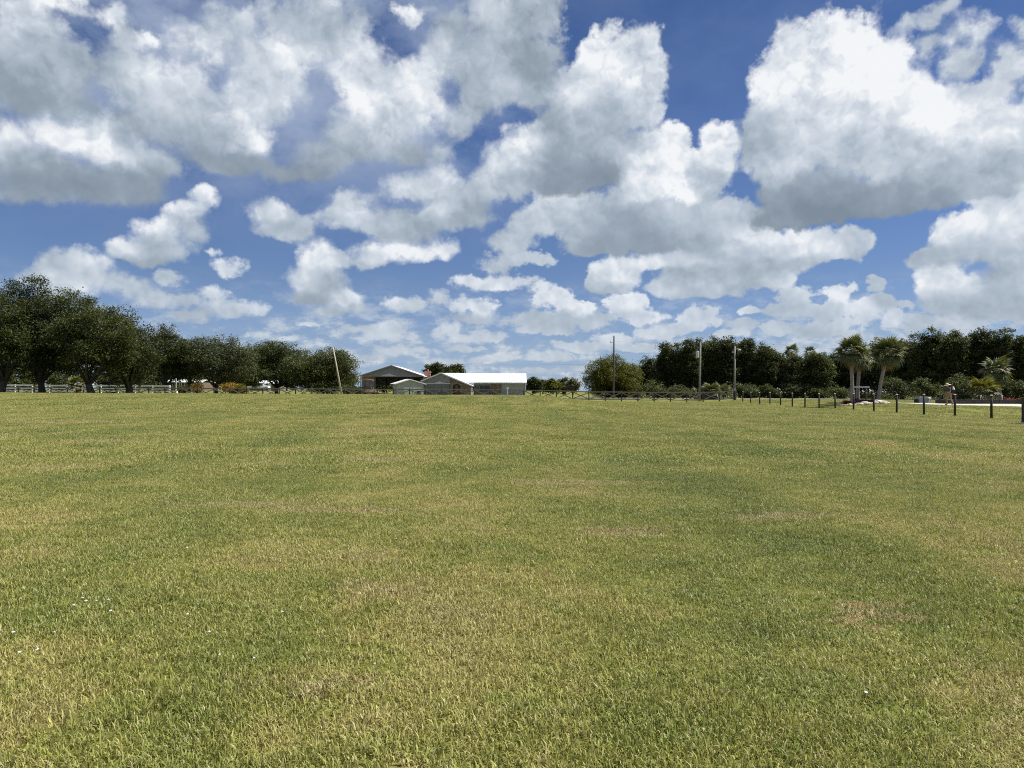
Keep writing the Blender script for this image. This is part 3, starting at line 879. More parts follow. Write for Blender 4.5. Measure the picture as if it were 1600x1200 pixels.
def tree(name, label, px, d, topy, hw, base=2.4, mat='oak', group=None, ncl=420, per=34, leaf=.17, rad=.34, bark='bark', seed=0, depth=.9, fork=None, cat='tree', spread=.38, nl=13):
    r = random.Random(seed * 77 + 5)
    x = PX(px, d); z = GZ(x, d)
    H = ZT(px, topy, d) - z
    W = hw / F * d
    t = thing(name, label, cat, (x, d, z - .02), 0, group)
    P, lobes = crown_points(r, W, W * depth, base, H, ncl, nl=nl)
    sp = spread * (W / 4.0) ** .4
    link('trunk', trunk_mesh(r, H, lobes, M[bark], rad, fork or max(1.2, base * .9), r.uniform(.1, .5)), t)
    link('crown', leaves_mesh('crown', P, per, sp, leaf, M[mat], seed), t)
    return t

GL = 'live oaks beyond the field on the left'
LEFT = [
 # label, px, d, top y, half width px, crown base m, material
 ('live_oak', 'tall dark live oak cut off by the left edge of the picture', 2, 90, 432, 66, 1.8, 'oak', 600),
 ('live_oak', 'tallest dark live oak on the left, thick trunk crossing the white fence', 66, 94, 426, 70, 1.9, 'oak', 640),
 ('live_oak', 'broad dark live oak whose trunk stands right of the small palm', 143, 92, 450, 68, 1.7, 'oak2', 600),
 ('live_oak', 'sloping dark oak on the right flank of the tall left oaks', 202, 98, 482, 48, 1.2, 'oak', 460),
 ('oak_tree', 'dark round topped oak just right of the tall left oaks', 260, 116, 502, 36, 1.4, 'oak', 380),
 ('oak_tree', 'grey green bushy oak with ragged top left of the white cars', 338, 118, 522, 63, 1.3, 'oak3', 600),
 ('oak_tree', 'dense round dark oak right above the white cars', 432, 128, 532, 60, 1.5, 'oak', 800),
 ('oak_tree', 'dense low dark oak beside the leaning bleached pole', 504, 122, 540, 60, .2, 'oak2', 820),
]
for i, (nm, lb, px, d, ty, hw, bs, mt, nc) in enumerate(LEFT):
    tree(nm, lb, px, d, ty, hw, bs, mt, GL, ncl=nc, seed=i + 1, rad=.42 if i < 4 else .3, per=56, nl=14 if i < 6 else 24, leaf=.125)
# shaded growth standing behind the left oaks
for i, (lb, px, d, ty, hw, mt) in enumerate([
 ('shaded oak at the far left behind the white fence', 24, 124, 500, 46, 'oak'),
 ('shaded oak behind the trunk of the tallest left oak', 98, 128, 505, 52, 'oak2'),
 ('shaded oak behind the broad oak next to the small palm', 176, 126, 510, 48, 'oak'),
 ('dark narrow oak in the gap between round topped and bushy oaks', 296, 140, 527, 26, 'oak'),
 ('low shaded oak behind the sloping oak on the left', 232, 138, 528, 34, 'oak2'),
 ('low shaded oak seen between the white cars and bushy oak', 386, 150, 556, 28, 'oak'),
]):
    tree('oak_tree', lb, px, d, ty, hw, .5, mt, GL, ncl=300, seed=30 + i, per=34, leaf=.21, rad=.25)
for i, (lb, px, d, ty, hw, mt) in enumerate([
 ('dark thicket behind the white fence at the far left', 12, 120, 584, 22, 'oak'), ('dark thicket left of the tallest oak trunk', 44, 122, 586, 18, 'oak2'),
 ('dark thicket between tallest oak trunk and small palm', 92, 121, 582, 20, 'oak'), ('dark thicket right of the little grey outbuilding', 168, 121, 584, 22, 'oak2'),
 ('dark thicket under the sloping oak', 206, 122, 584, 20, 'oak'), ('dark thicket left of the slim white post', 240, 124, 588, 16, 'oak2')]):
    r_ = random.Random(400 + i); x_ = PX(px, d); z_ = GZ(x_, d)
    t_ = thing('thicket', lb, 'bush', (x_, d, z_), 0, 'dark thickets behind the left oaks')
    P_, L_ = crown_points(r_, hw / F * d, hw / F * d * .7, 0, ZT(px, ty, d) - z_, 110, nl=8)
    link('foliage', leaves_mesh('foliage', P_, 30, .34, .17, M[mt], 400 + i), t_)
    mb_ = MB()
    for l in L_[:5]:
        mb_.tube([(0, 0, -.1), (l[0] * .5, l[1] * .5, l[2] * .5), tuple(l[:3])], [.06, .04, .012], 5)
    link('stem', mb_.mesh('stem', M['bark'], True), t_)
for i, (lb, px, d, ty, hw, mt) in enumerate([
 ('distant dark tree behind the brown house with white roof', 270, 250, 572, 26, 'oak'), ('distant dark tree behind the reddish croton bush', 316, 255, 570, 26, 'oak2'), ('distant dark tree behind the yellow crotons', 360, 252, 571, 26, 'oak'),
 ('distant dark tree behind the white cars', 404, 258, 570, 26, 'oak2'), ('distant dark tree behind the dense round oak', 448, 254, 568, 26, 'oak'), ('distant dark tree behind the dense low oak', 492, 252, 570, 26, 'oak2'), ('distant dark tree just left of the barn', 536, 250, 578, 24, 'oak')]):
    tree('distant_tree', lb, px, d, ty, hw, .0, mt, 'distant trees behind the farm on the left', ncl=170, per=30, leaf=.34, rad=.3, seed=90 + i, spread=.55)
# slim pale stems under the left oaks
for i, (lb, px, d, ty, hw) in enumerate([
 ('slim pale trunked young tree at the far left edge', 9, 104, 576, 11), ('slim pale trunked young tree left of the small palm', 53, 106, 580, 9),
 ('slim young tree with bent pale trunk right of the thick oak trunk', 183, 108, 578, 10), ('slim pale trunked young tree under the sloping oak', 217, 108, 572, 11)]):
    tree('young_tree', lb, px, d, ty, hw, 1.9, 'oak2', 'young trees under the left oaks', ncl=60, per=30, leaf=.14, rad=.09, bark='palebark', seed=60 + i)

tree('shade_tree', 'dark leafy tree rising behind the white roofed house, left crown', 684, 188, 567, 22, 3, 'oak', 'trees behind the house', ncl=260, seed=70, per=34, leaf=.24)
tree('shade_tree', 'dark leafy tree rising behind the white roofed house, right crown', 708, 192, 569, 20, 3, 'oak2', 'trees behind the house', ncl=240, seed=71, per=34, leaf=.24)
tree('shade_tree', 'dark tree seen through the open barn', 600, 196, 586, 34, .6, 'oak', 'trees behind the house', ncl=240, seed=72, per=34, leaf=.24)
GF = 'far trees right of the house'
for i, (lb, px, d, ty, hw, mt) in enumerate([
 ('far dark tree touching the right end of the white roof', 833, 240, 588, 13, 'oak'), ('far low green tree second right of the house', 848, 255, 592, 12, 'oak3'),
 ('far olive tree in the middle of the low distant row', 864, 235, 591, 13, 'olive'), ('far low dark tree left of the pale feathery tree', 880, 250, 590, 11, 'oak2'),
 ('pale grey feathery tree at the end of the distant row', 895, 230, 590, 10, 'pale')]):
    tree('distant_tree', lb, px, d, ty, hw, .3, mt, GF, ncl=140, per=30, leaf=.3, rad=.25, seed=80 + i, spread=.5)

GR = 'tree belt along the road on the right'
RIGHT = [
 ('olive_tree', 'round olive green tree standing apart behind the wooden fence', 957, 128, 555, 50, -.9, 'olive', 1300),
 ('oak_tree', 'low dark tree tucked behind the round olive green tree', 1012, 138, 557, 26, .4, 'oak', 280),
 ('oak_tree', 'dark oak at the left end of the right hand tree belt', 1046, 132, 533, 26, .6, 'oak', 340),
 ('oak_tree', 'dark oak directly left of the pole with the transformer', 1074, 130, 526, 26, .8, 'oak', 340),
 ('oak_tree', 'dark oak directly behind the pole with the transformer', 1104, 132, 520, 28, .8, 'oak2', 380),
 ('oak_tree', 'tallest dark oak between the transformer pole and pale pole', 1136, 130, 517, 28, .8, 'oak', 380),
 ('oak_tree', 'dark oak just right of the pale grey utility pole', 1170, 131, 523, 26, .8, 'oak3', 360),
 ('oak_tree', 'leafy oak at the middle dip of the right tree belt', 1202, 128, 532, 26, .5, 'oak2', 340),
 ('oak_tree', 'lower grey green oak left of the two tall palms', 1238, 127, 543, 26, .3, 'oak3', 340),
 ('oak_tree', 'low oak directly left of the tall palm crowns', 1276, 126, 541, 25, .3, 'oak2', 330),
 ('oak_tree', 'dark oak hidden behind the two tall palm crowns', 1316, 130, 545, 28, .3, 'oak', 340),
 ('oak_tree', 'dark oak rising between and behind the two tall palms', 1366, 128, 523, 30, .4, 'oak', 380),
 ('oak_tree', 'dark oak just right of the leaning tall palm', 1410, 122, 517, 28, .4, 'oak2', 380),
 ('oak_tree', 'high domed oak above the grey utility box', 1450, 118, 506, 28, .5, 'oak', 400),
 ('oak_tree', 'dark oak above the walking person', 1492, 116, 509, 27, .5, 'oak2', 380),
 ('oak_tree', 'high dark oak above the green fan palm', 1530, 116, 506, 27, .5, 'oak', 380),
 ('oak_tree', 'ragged topped oak above the shaggy palm on the right', 1566, 114, 505, 27, .5, 'oak3', 380),
 ('oak_tree', 'dark oak cut off by the right edge of the picture', 1602, 113, 511, 27, .5, 'oak', 360),
]
for i, (nm, lb, px, d, ty, hw, bs, mt, nc) in enumerate(RIGHT):
    tree(nm, lb, px, d, ty, hw, bs, mt, GR, ncl=nc, seed=100 + i, rad=.3, per=46, leaf=.155 if mt != 'olive' else .12, nl=13 if mt != 'olive' else 30, spread=.38 if mt != 'olive' else .33)
# second row, closing the gaps of the belt
BACK = ['shaded back row oak behind the leftmost belt oaks', 'shaded back row oak left of the transformer pole', 'shaded back row oak behind the transformer', 'shaded back row oak right of the transformer pole',
        'shaded back row oak behind the pale grey pole', 'shaded back row oak behind the second belt dip', 'shaded back row oak left of the poking palm crown', 'shaded back row oak between the two poking palm crowns',
        'shaded back row oak left of the straight palm crown', 'shaded back row oak between the tall palm crowns', 'shaded back row oak right of the leaning palm crown', 'shaded back row oak left of the high domed oak',
        'shaded back row oak above left of the walking person', 'shaded back row oak above right of the walking person', 'shaded back row oak above the shaggy palm', 'shaded back row oak nearest the right edge']
for i, (px, ty, mt) in enumerate([(1030, 548, 'oak'), (1062, 540, 'oak2'), (1092, 534, 'oak'), (1124, 530, 'oak3'), (1156, 532, 'oak'), (1188, 538, 'oak2'), (1222, 546, 'oak'),
                                  (1256, 548, 'oak3'), (1294, 550, 'oak'), (1340, 540, 'oak2'), (1388, 530, 'oak'), (1430, 522, 'oak3'), (1472, 518, 'oak'), (1512, 518, 'oak2'), (1550, 516, 'oak'), (1590, 518, 'oak3')]):
    tree('oak_tree', BACK[i], px, 146 - max(0, px - 1300) * .03, ty, 30, .0, mt, 'back row of the tree belt on the right', ncl=240, seed=140 + i, rad=.25, per=32, leaf=.25)
# lower storey along the far side of the road
GS = 'shrubs along the far side of the road'
def shrub(name, label, px, d, topy, hw, mat, group, seed, ncl=90, per=30, leaf=.13, z0=0.05, spread=.26, flatb=True):
    r = random.Random(seed)
    x = PX(px, d); z = GZ(x, d); H = ZT(px, topy, d) - z; W = hw / F * d
    t = thing(name, label, 'shrub', (x, d, z), 0, group)
    P, lobes = crown_points(r, W, W * .8, z0, H, ncl, nl=8)
    mb = MB()
    for l in lobes[:6]:
        mb.tube([(0, 0, -.1), (l[0] * .4, l[1] * .4, l[2] * .5), tuple(l[:3])], [.05, .035, .01], 5)
    link('stem', mb.mesh('stem', M['bark'], True), t)
    link('foliage', leaves_mesh('foliage', P, per, spread, leaf, M[mat], seed), t)
    return t
for i, (lb, px, d, ty, hw, mt) in enumerate([
 ('low shrub left of the transformer pole behind fence', 1062, 121, 601, 20, 'oak3'), ('low dark shrub under the round olive tree', 1030, 122, 602, 18, 'shrub'),
 ('rounded shrub right of the pale grey pole', 1172, 124, 598, 20, 'oak3'), ('rounded low shrub behind the first posts of the post line', 1204, 124, 600, 18, 'shrub'),
 ('bushy green shrub in the middle of the post line', 1240, 125, 592, 22, 'oak3'), ('spreading shrub left of the stone ringed palm bed', 1274, 124, 600, 20, 'shrub'),
 ('low shrub behind the stone ringed palm bed', 1312, 122, 604, 18, 'shrub'), ('tall green shrub behind the leaning palm trunk', 1400, 110, 585, 22, 'oak3'),
 ('pale green shrub above the grey utility box', 1446, 108, 588, 20, 'shrub'), ('leafy shrub right behind the walking person', 1498, 100, 585, 22, 'oak3'),
 ('leafy shrub between person and green fan palm', 1524, 100, 590, 15, 'oak2'), ('leafy pale shrub at the right edge behind the raised bed', 1590, 98, 590, 20, 'shrub')]):
    shrub('roadside_shrub', lb, px, d, ty, hw, mt, GS, 200 + i)
def underbrush():
    r = np.random.default_rng(77)
    n = 1500
    px = r.uniform(985, 1640, n); d = r.uniform(124, 134, n) - np.clip(px - 1380, 0, 300) * .07
    x = (px - 800) / F * d
    top = 1.5 + .9 * np.sin(px * .045) + .7 * np.sin(px * .11 + 2)
    z = terrain(x, d) + r.uniform(0.0, 1, n) ** .8 * np.maximum(top, .7)
    P = np.stack([x, d, z], -1)
    o = link('underbrush', leaves_mesh('underbrush', P, 22, .34, .15, M['oak2'], 78))
    tag(o, 'tangled dark underbrush at the foot of the right tree belt', 'underbrush', None, 'stuff')
underbrush()
shrub('croton_bush', 'orange and yellow croton bush left of the white cars', 362, 112, 597, 20, 'croton', 'croton bushes under the left oaks', 220, 120, 30, .12)
shrub('croton_bush', 'yellow green bush under the round topped oak', 284, 113, 601, 7, 'yellowgreen', 'croton bushes under the left oaks', 221, 50, 30, .10)
shrub('croton_bush', 'reddish croton bush under the grey green bushy oak', 308, 113, 599, 10, 'croton', 'croton bushes under the left oaks', 222, 60, 30, .10)
shrub('yellow_bush', 'small yellow green bush at the right end of crotons', 378, 111, 600, 9, 'yellowgreen', 'croton bushes under the left oaks', 223, 50, 30, .10)
shrub('dark_bush', 'dark bush tangled round the foot of the leaning pole', 543, 106, 600, 11, 'oak3', None, 224, 80, 30, .11)
shrub('dark_bush', 'dark low bush in front of the old tractor', 556, 107, 604, 9, 'oak', None, 225, 60, 30, .11)

# ------------------------------------------------------------------ palms
def fan_mesh(name, r, size, n, mat, droop):
    """one fan frond: stalk and radiating folded leaflets, growing along +X from the origin"""
    V = []; Fc = []; rd = []
    st = size * .75
    def quad(a, b, c, d_, v):
        o = len(V); V.extend([a, b, c, d_]); Fc.append((o, o + 1, o + 2, o + 3)); rd.extend([v] * 4)
    for k in range(3):
        x0, x1 = st * k / 3, st * (k + 1) / 3
        z0, z1 = -.10 * (x0 / st) ** 2 * st, -.10 * (x1 / st) ** 2 * st
        quad((x0, -.02, z0), (x1, -.015, z1), (x1, .015, z1), (x0, .02, z0), .2)
    hub = Vector((st, 0, -.10 * st))
    for k in range(n):
        a = (k / (n - 1) - .5) * 2 * 2.0
        ln = size * (1.0 - .28 * abs(a / 2.0)) * r.uniform(.86, 1.08)
        dr = Vector((math.cos(a), math.sin(a), 0))
        si = Vector((-dr.y, dr.x, 0))
        w = size * .050
        m = hub + dr * ln * .55 + Vector((0, 0, -droop * ln * .12))
        e = hub + dr * ln + Vector((0, 0, -droop * ln * r.uniform(.38, .62)))
        v = r.random() * .9
        quad(tuple(hub), tuple(m - si * w + Vector((0, 0, .02))), tuple(m + Vector((0, 0, -.02))), tuple(hub), v)
        V[-1] = tuple(hub + Vector((0, 0, .005)))
        quad(tuple(hub), tuple(m + Vector((0, 0, -.02))), tuple(m + si * w + Vector((0, 0, .02))), tuple(hub + si * .01), v)
        quad(tuple(m - si * w + Vector((0, 0, .02))), tuple(e), tuple(e + si * .01), tuple(m + si * w + Vector((0, 0, .02))), min(1, v + .1))
    me = bpy.data.meshes.new(name)
    me.from_pydata(V, [], Fc)
    a = me.attributes.new('rnd', 'FLOAT', 'POINT'); a.data.foreach_set('value', np.array(rd, np.float32))
    me.materials.append(mat)
    return me
_r = random.Random(3)
FANS = [fan_mesh('frond', _r, 1.0, 21, M['palm'], dr) for dr in (.5, .9, 1.4)]
DEAD = [fan_mesh('dead_frond', _r, .85, 15, M['deadfrond'], 2.0) for _ in range(2)]
YOUNG = [fan_mesh('frond', _r, 1.0, 21, M['yellowgreen'], .8)]

def palm(label, base, H, bend, nf, size, seed, group=None, ndead=5, trunk_r=.17, fans=None, low=-.75, cat='palm tree', name='sabal_palm'):
    r = random.Random(seed)
    t = thing(name, label, cat, (base[0], base[1], GZ(*base) - .03), 0, group)
    pts = []; rr = []
    for k in range(9):
        f = k / 8
        pts.append((bend[0] * f ** 1.6, bend[1] * f ** 1.6, -.2 + (H + .2) * f)); rr.append(trunk_r * (1.25 - .35 * min(1, f * 3)) * (1 + .05 * (k % 2)))
    mb = MB(); mb.tube(pts, rr, 12)
    # old leaf bases just under the crown
    for k in range(16):
        a = k * 2.4; zz = H - .1 - (k % 5) * .16
        c = Vector((bend[0], bend[1], zz)); dv = Vector((math.cos(a), math.sin(a), 0))
        mb.tube([tuple(c + dv * trunk_r * .7), tuple(c + dv * trunk_r * 1.7 + Vector((0, 0, .22)))], [.05, .02], 5)
    mb.build('trunk', M['palmbark'], t, True)
    top = Vector((bend[0], bend[1], H))
    src = fans or FANS
    for k in range(nf):
        u = (k + .5) / nf
        el = 1.35 + (low - 1.35) * u ** .85
        az = k * 2.39996 + r.uniform(-.2, .2)
        f = src[min(len(src) - 1, int(u * len(src)))]
        s = size * r.uniform(.85, 1.12)
        o = link('frond', f, t, tuple(top + Vector((0, 0, .15 * (1 - u)))), Euler((r.uniform(-.35, .35), -el, az)), (s, s, s))
    for k in range(ndead):
        az = r.uniform(0, 6.28)
        o = link('dead_frond', DEAD[k % 2], t, tuple(top - Vector((0, 0, .15))), Euler((r.uniform(-.4, .4), r.uniform(.75, 1.2), az)), (size * .9,) * 3)
        o['label'] = 'brown hanging dead frond'
    return t
PB = 68.0
palm('tall straight sabal palm rising from the stone ringed bed', (PX(1332, PB), PB), 4.9, (-.15, 0), 38, .98, 1, 'sabal palms in the stone ringed bed', 5)
palm('sabal palm with shaded trunk half hidden behind the straight palm', (PX(1340, 72), 72), 4.3, (.35, .3), 30, .85, 2, 'sabal palms in the stone ringed bed', 7)
palm('leaning sabal palm with curved trunk right of the straight palm', (PX(1372, PB + 1), PB + 1), 4.7, (1.0, .1), 38, 1.0, 3, 'sabal palms in the stone ringed bed', 9)
palm('shaggy green sabal palm rising behind the raised bed on the right', (PX(1563, 74), 74), 3.3, (-.45, 0), 30, 1.0, 4, 'sabal palms by the raised bed', 3, .2)
palm('short yellow green fan palm with rusty skirt behind the raised bed', (PX(1536, 71), 71), 1.25, (0, 0), 26, .95, 5, 'sabal palms by the raised bed', 14, .2, YOUNG + FANS[1:2], -.45)
palm('sabal palm crown poking above the tree belt left of centre', (PX(1236, 134), 134), 8.4, (.1, 0), 26, 1.0, 6, 'palm crowns above the tree belt', 3)
palm('small sabal palm crown poking above the tree belt nearer the tall palms', (PX(1265, 134), 134), 8.3, (.1, 0), 24, .85, 7, 'palm crowns above the tree belt', 3)
palm('small bright green palm under the left oaks', (PX(121, 101), 101), 1.75, (0, 0), 30, .85, 8, None, 4, .16, YOUNG + FANS[1:2], -.5)
palm('bushy low palmetto right beside the pole with the transformer', (PX(1112, 112), 112), 1.0, (0, 0), 30, 1.15, 9, 'palmettos behind the wooden fence', 4, .2, None, -.3, 'palmetto', 'palmetto')
palm('bushy low palmetto between the transformer pole and pale pole', (PX(1126, 114), 114), .9, (.2, 0), 28, 1.1, 10, 'palmettos behind the wooden fence', 3, .2, None, -.3, 'palmetto', 'palmetto')
palm('small palmetto at the left of the transformer pole', (PX(1090, 113), 113), .55, (.1, 0), 22, .9, 11, 'palmettos behind the wooden fence', 2, .18, None, -.3, 'palmetto', 'palmetto')

# ------------------------------------------------------------------ long wooden fence with crossed braces
FY = 103.0
def cross_fence():
    x0, x1, step = -71.0, 30.3, 2.27
    n = int(round((x1 - x0) / step))
    t = thing('wooden_fence', 'long weathered brown wooden fence with crossed braces at the end of the field', 'fence', (x0, FY, 0))
    r = random.Random(4)
    post = MB().box((0, 0, .66), (.15, .15, 1.62), bev=.012).mesh('post', M['fencepost'])
    H = 1.30
    def board(a, b, th=.04, w=.14):
        a = Vector(a); b = Vector(b)
        dv = b - a; ln = dv.length
        rot = Matrix((dv.normalized(), Vector((0, 1, 0)), dv.normalized().cross(Vector((0, 1, 0))))).transposed()
        return MB().box((a + b) / 2, (ln, th, w), rot=rot)
    zs = [GZ(x0 + k * step, FY) for k in range(n + 1)]
    for k in range(n + 1):
        link('post', post, t, (k * step, 0, zs[k]), (r.uniform(-.02, .02), r.uniform(-.02, .02), r.uniform(-.1, .1)), (1, 1, r.uniform(.97, 1.05)))
    for k in range(n):
        xa, xb = k * step, (k + 1) * step
        gate = k == n - 1
        za, zb = zs[k], zs[k + 1]
        j = r.uniform(-.02, .02)
        board((xa - .02, -.10, za + H + j), (xb - .025, -.10, zb + H + j)).build('rail', M['fence'], t)
        if gate:
            board((xa + .1, -.03, za + .92), (xb - .1, -.03, zb + .92)).build('rail', M['fence'], t)
            board((xa + .12, -.16, za + .30), ((xa + xb) / 2, -.16, za + .62), .035, .10).build('brace', M['fence'], t)
            board(((xa + xb) / 2, -.205, za + .62), (xb - .12, -.205, zb + .30), .035, .10).build('brace', M['fence'], t)
        else:
            board((xa + .09, -.015, za + H - .12), (xb - .09, -.015, zb + .30), .036, .12).build('brace', M['fence'], t)
            board((xa + .09, .045, za + .30), (xb - .09, .045, zb + H - .12), .036, .12).build('brace', M['fence'], t)
        board((xa - .02, -.104, za + .26 + j), (xb - .025, -.104, zb + .26 + j), .035, .11).build('rail', M['fence'], t)
cross_fence()

def white_fence():
    Y = 112.0
    x0, x1, step = PX(-30, Y), PX(286, Y), 2.6
    n = int((x1 - x0) / step)
    t = thing('white_fence', 'white board fence in the shade behind the left oaks', 'fence', (x0, Y, 0))
    post = MB().box((0, 0, .65), (.16, .16, 1.5), bev=.012).mesh('post', M['white'])
    rail = MB().box((step / 2, -.1, 0), (step - .02, .035, .23)).mesh('rail', M['white'])
    for k in range(n + 1):
        z = GZ(x0 + k * step, Y) + .1
        link('post', post, t, (k * step, 0, z))
        if k < n:
            for h in (.45, .86, 1.27):
                link('rail', rail, t, (k * step, 0, z + h))
white_fence()

# ------------------------------------------------------------------ posts down the right side of the field
POSTS = [(1160.5, 630), (1173, 631), (1187, 631.8), (1203, 633), (1219.6, 634.3), (1238, 635.8), (1257.7, 636.9), (1280, 638.3), (1305, 639.6), (1333.6, 641),
         (1365.5, 643), (1401, 645.8), (1443.7, 648.6), (1492, 651), (1549, 654.7)]
ORD = ['farthest', 'second farthest', 'third farthest', 'fourth farthest', 'fifth farthest', 'sixth farthest', 'seventh farthest', 'eighth', 'seventh nearest', 'sixth nearest', 'fifth nearest', 'fourth nearest', 'third nearest', 'second nearest', 'nearest']
def post_line():
    r = random.Random(8)
    pm = MB().tube([(0, 0, -.3), (0, 0, .7), (0, 0, 1.30)], [.066, .064, .060], 12).mesh('shaft', M['darkpost'], True)
    cm = MB().tube([(0, 0, 0), (0, 0, .035), (0, 0, .06)], [.075, .075, .03], 12).mesh('cap', M['postcap'])
    for k, (px, by) in enumerate(POSTS):
        yh = 610.25 + .005 * (px - 800)
        d = CAM_Z * F / (by - yh)
        for _ in range(6):
            d = (CAM_Z - GZ(PX(px, d), d)) * F / (by - yh)
        x = PX(px, d)
        extra = {12: ', before the grey utility box', 13: ', before the walking person', 14: ', beside the broad gate post'}.get(k, '')
        t = thing('fence_post', '%s thin dark post in the right line%s' % (ORD[k], extra), 'post', (x, d, GZ(x, d)), 0, 'thin dark posts down the right side of the field')
        t.rotation_euler = (r.uniform(-.02, .02), r.uniform(-.02, .02), 0)
        link('shaft', pm, t)
        link('cap', cm, t, (0, 0, 1.295))
    d = 34.5; x = PX(1604, d); z = GZ(x, d)
    t = thing('gate_post', 'broad dark gate post at the right edge of the picture', 'post', (x, d, z))
    MB().box((0, 0, .55), (.30, .30, 1.3), bev=.02).build('shaft', M['darkpost'], t)
    MB().box((0, 0, 1.215), (.36, .36, .05), bev=.015).build('cap', M['fencepost'], t)
    MB().box((0, 0, .03), (.46, .46, .1), bev=.02).build('footing', M['concrete'], t)
post_line()

# ------------------------------------------------------------------ house
def tri_roof(mb, xl, xp, xr, zl, zp, zr, y0, y1, th=.12):
    """two sloping slabs meeting on a ridge that runs along Y"""
    mb.prism([(xl, 0, zl), (xp, 0, zp), (xp, 0, zp + th), (xl, 0, zl + th)], (0, y0, 0), (0, y1, 0))
    mb.prism([(xp, 0, zp), (xr, 0, zr), (xr, 0, zr + th), (xp, 0, zp + th)], (0, y0, 0), (0, y1, 0))
def house():
    d = 147.0
    hx = PX(689, d); gz = .50
    s = d / F
    t = thing('house', 'low house with white metal roof, grey gable and brown stone front', 'house', (hx, d, gz))
    X = lambda px: (px - 689) * s
    Z = lambda y: (617.3 - y) * s
    # projecting garage gable: ridge runs towards the viewer
    xl, xp, xr = X(657.5), 0.0, X(738)
    zp, zl, zr = Z(583.2), Z(596.2), Z(603.2)
    w = MB()
    wl, wr = X(659), X(736)
    zlw = zl + (zp - zl) * (wl - xl) / (xp - xl); zrw = zr + (zp - zr) * (xr - wr) / (xr - xp)
    w.prism([(wl, 0, -.3), (X(663.6), 0, -.3), (X(663.6), 0, Z(600)), (X(702.5), 0, Z(600)), (X(702.5), 0, zp + (zr - zp) * X(702.5) / xr - .04), (0, 0, zp - .02), (wl, 0, zlw - .02)], (0, 0, 0), (0, .25, 0))
    w.box((wl + .12, 4.5, .9), (.24, 8.4, 2.4))
    w.box((X(780), 8.2, 1.12), (X(820.5) - X(739), .25, 2.94))
    w.box((X(820.5) - .1, 12.3, 1.12), (.24, 8.0, 2.94))
    w.box((0, 8.9, 1.2), (X(736) - wl, .2, 3.0))
    w.box((wr - .1, 4.5, .75), (.2, 8.4, 2.1))
    w.box((X(780), 16.2, 1.12), (X(822) - X(735), .25, 2.94))
    w.box((X(742), 8.1, 1.12), (1.2, .2, 2.94))
    wall = w.build('wall', M['gable'], t)
    link('wall', MB().prism([(X(783), 0, -.25), (X(820), 0, -.25), (X(820), 0, Z(598)), (X(783), 0, Z(598))], (0, 8.03, 0), (0, 8.07, 0)).mesh('wall', M['walllight']), t)['label'] = 'pale blue grey end wall'
    st = MB()
    st.prism([(X(702.7), 0, -.3), (X(736), 0, -.3), (X(736), 0, zrw - .04), (X(702.7), 0, zp + (zr - zp) * X(702.7) / xr - .05)], (0, -.03, 0), (0, .22, 0))
    stone = st.build('stone_wall', M['brick'], t)
    MB().box((X(661.3), -.06, .95), (.6, .1, 2.5)).build('stone_pier', M['brick'], t)
    MB().box((X(773.5), 8.04, .9), (X(782) - X(765), .06, 2.6)).build('stone_panel', M['brick'], t)
    # arched entry
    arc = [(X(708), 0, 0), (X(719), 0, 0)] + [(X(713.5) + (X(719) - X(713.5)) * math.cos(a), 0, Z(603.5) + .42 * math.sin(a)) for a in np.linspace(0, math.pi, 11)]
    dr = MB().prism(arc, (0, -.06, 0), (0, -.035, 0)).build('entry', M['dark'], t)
    MB().prism([(X(711), 0, 0), (X(716), 0, 0), (X(716), 0, 1.95), (X(711), 0, 1.95)], (0, -.085, 0), (0, -.065, 0)).build('door', M['rust'], dr)
    # garage door in sections
    gd = MB(); gx0, gx1 = X(664), X(702.2); gw = gx1 - gx0
    for k in range(4):
        gd.box(((gx0 + gx1) / 2, -.02, .27 + k * .535), (gw, .06, .515), bev=.02)
    gd.box(((gx0 + gx1) / 2, .04, 1.07), (gw, .03, 2.2))
    gdo = gd.build('garage_door', M['garage'], t)
    MB().box(((gx0 + gx1) / 2 + .1, -.07, .35), (.3, .04, .05)).build('handle', M['metal'], gdo)
    MB().box(((gx0 + gx1) / 2, -.025, Z(599.6)), (gw + .3, .08, .12)).build('lintel', M['trim'], t)
    MB().prism([(X(677), 0, Z(599)), (X(697), 0, Z(599)), (X(686.5), 0, Z(595.8))], (0, -.10, 0), (0, -.005, 0)).build('pale_panel', M['pale_panel'], t)  # pale grey triangular panel on the gable face above the garage door
    MB().box(((gx0 + gx1) / 2, -1.2, -.06), (gw + .6, 2.3, .12)).build('apron', M['concrete'], t)
    # roofs
    rf = MB(); tri_roof(rf, xl, xp, xr, zl, zp, zr, -.55, 12.0)
    roof = rf.build('roof', M['roofy'], t)
    for (xa, za, xb, zb) in ((xl, zl, xp, zp), (xp, zp, xr, zr)):
        MB().prism([(xa, 0, za - .10), (xb, 0, zb - .10), (xb, 0, zb + .14), (xa, 0, za + .14)], (0, -.60, 0), (0, -.553, 0)).build('fascia', M['trim'], roof)
    yr, ye = 13.5, 6.9
    zr2 = CAM_Z - gz + (609.8 - 583.6) / F * (d + yr); ze2 = CAM_Z - gz + (610.2 - 598.2) / F * (d + ye)
    sc2 = (d + yr) / F; X2 = lambda px, yy: (px - 800) / F * (d + yy) - hx
    m2 = MB()
    xa, xb = X2(690, ye), X2(823.4, ye)
    nseam = 34
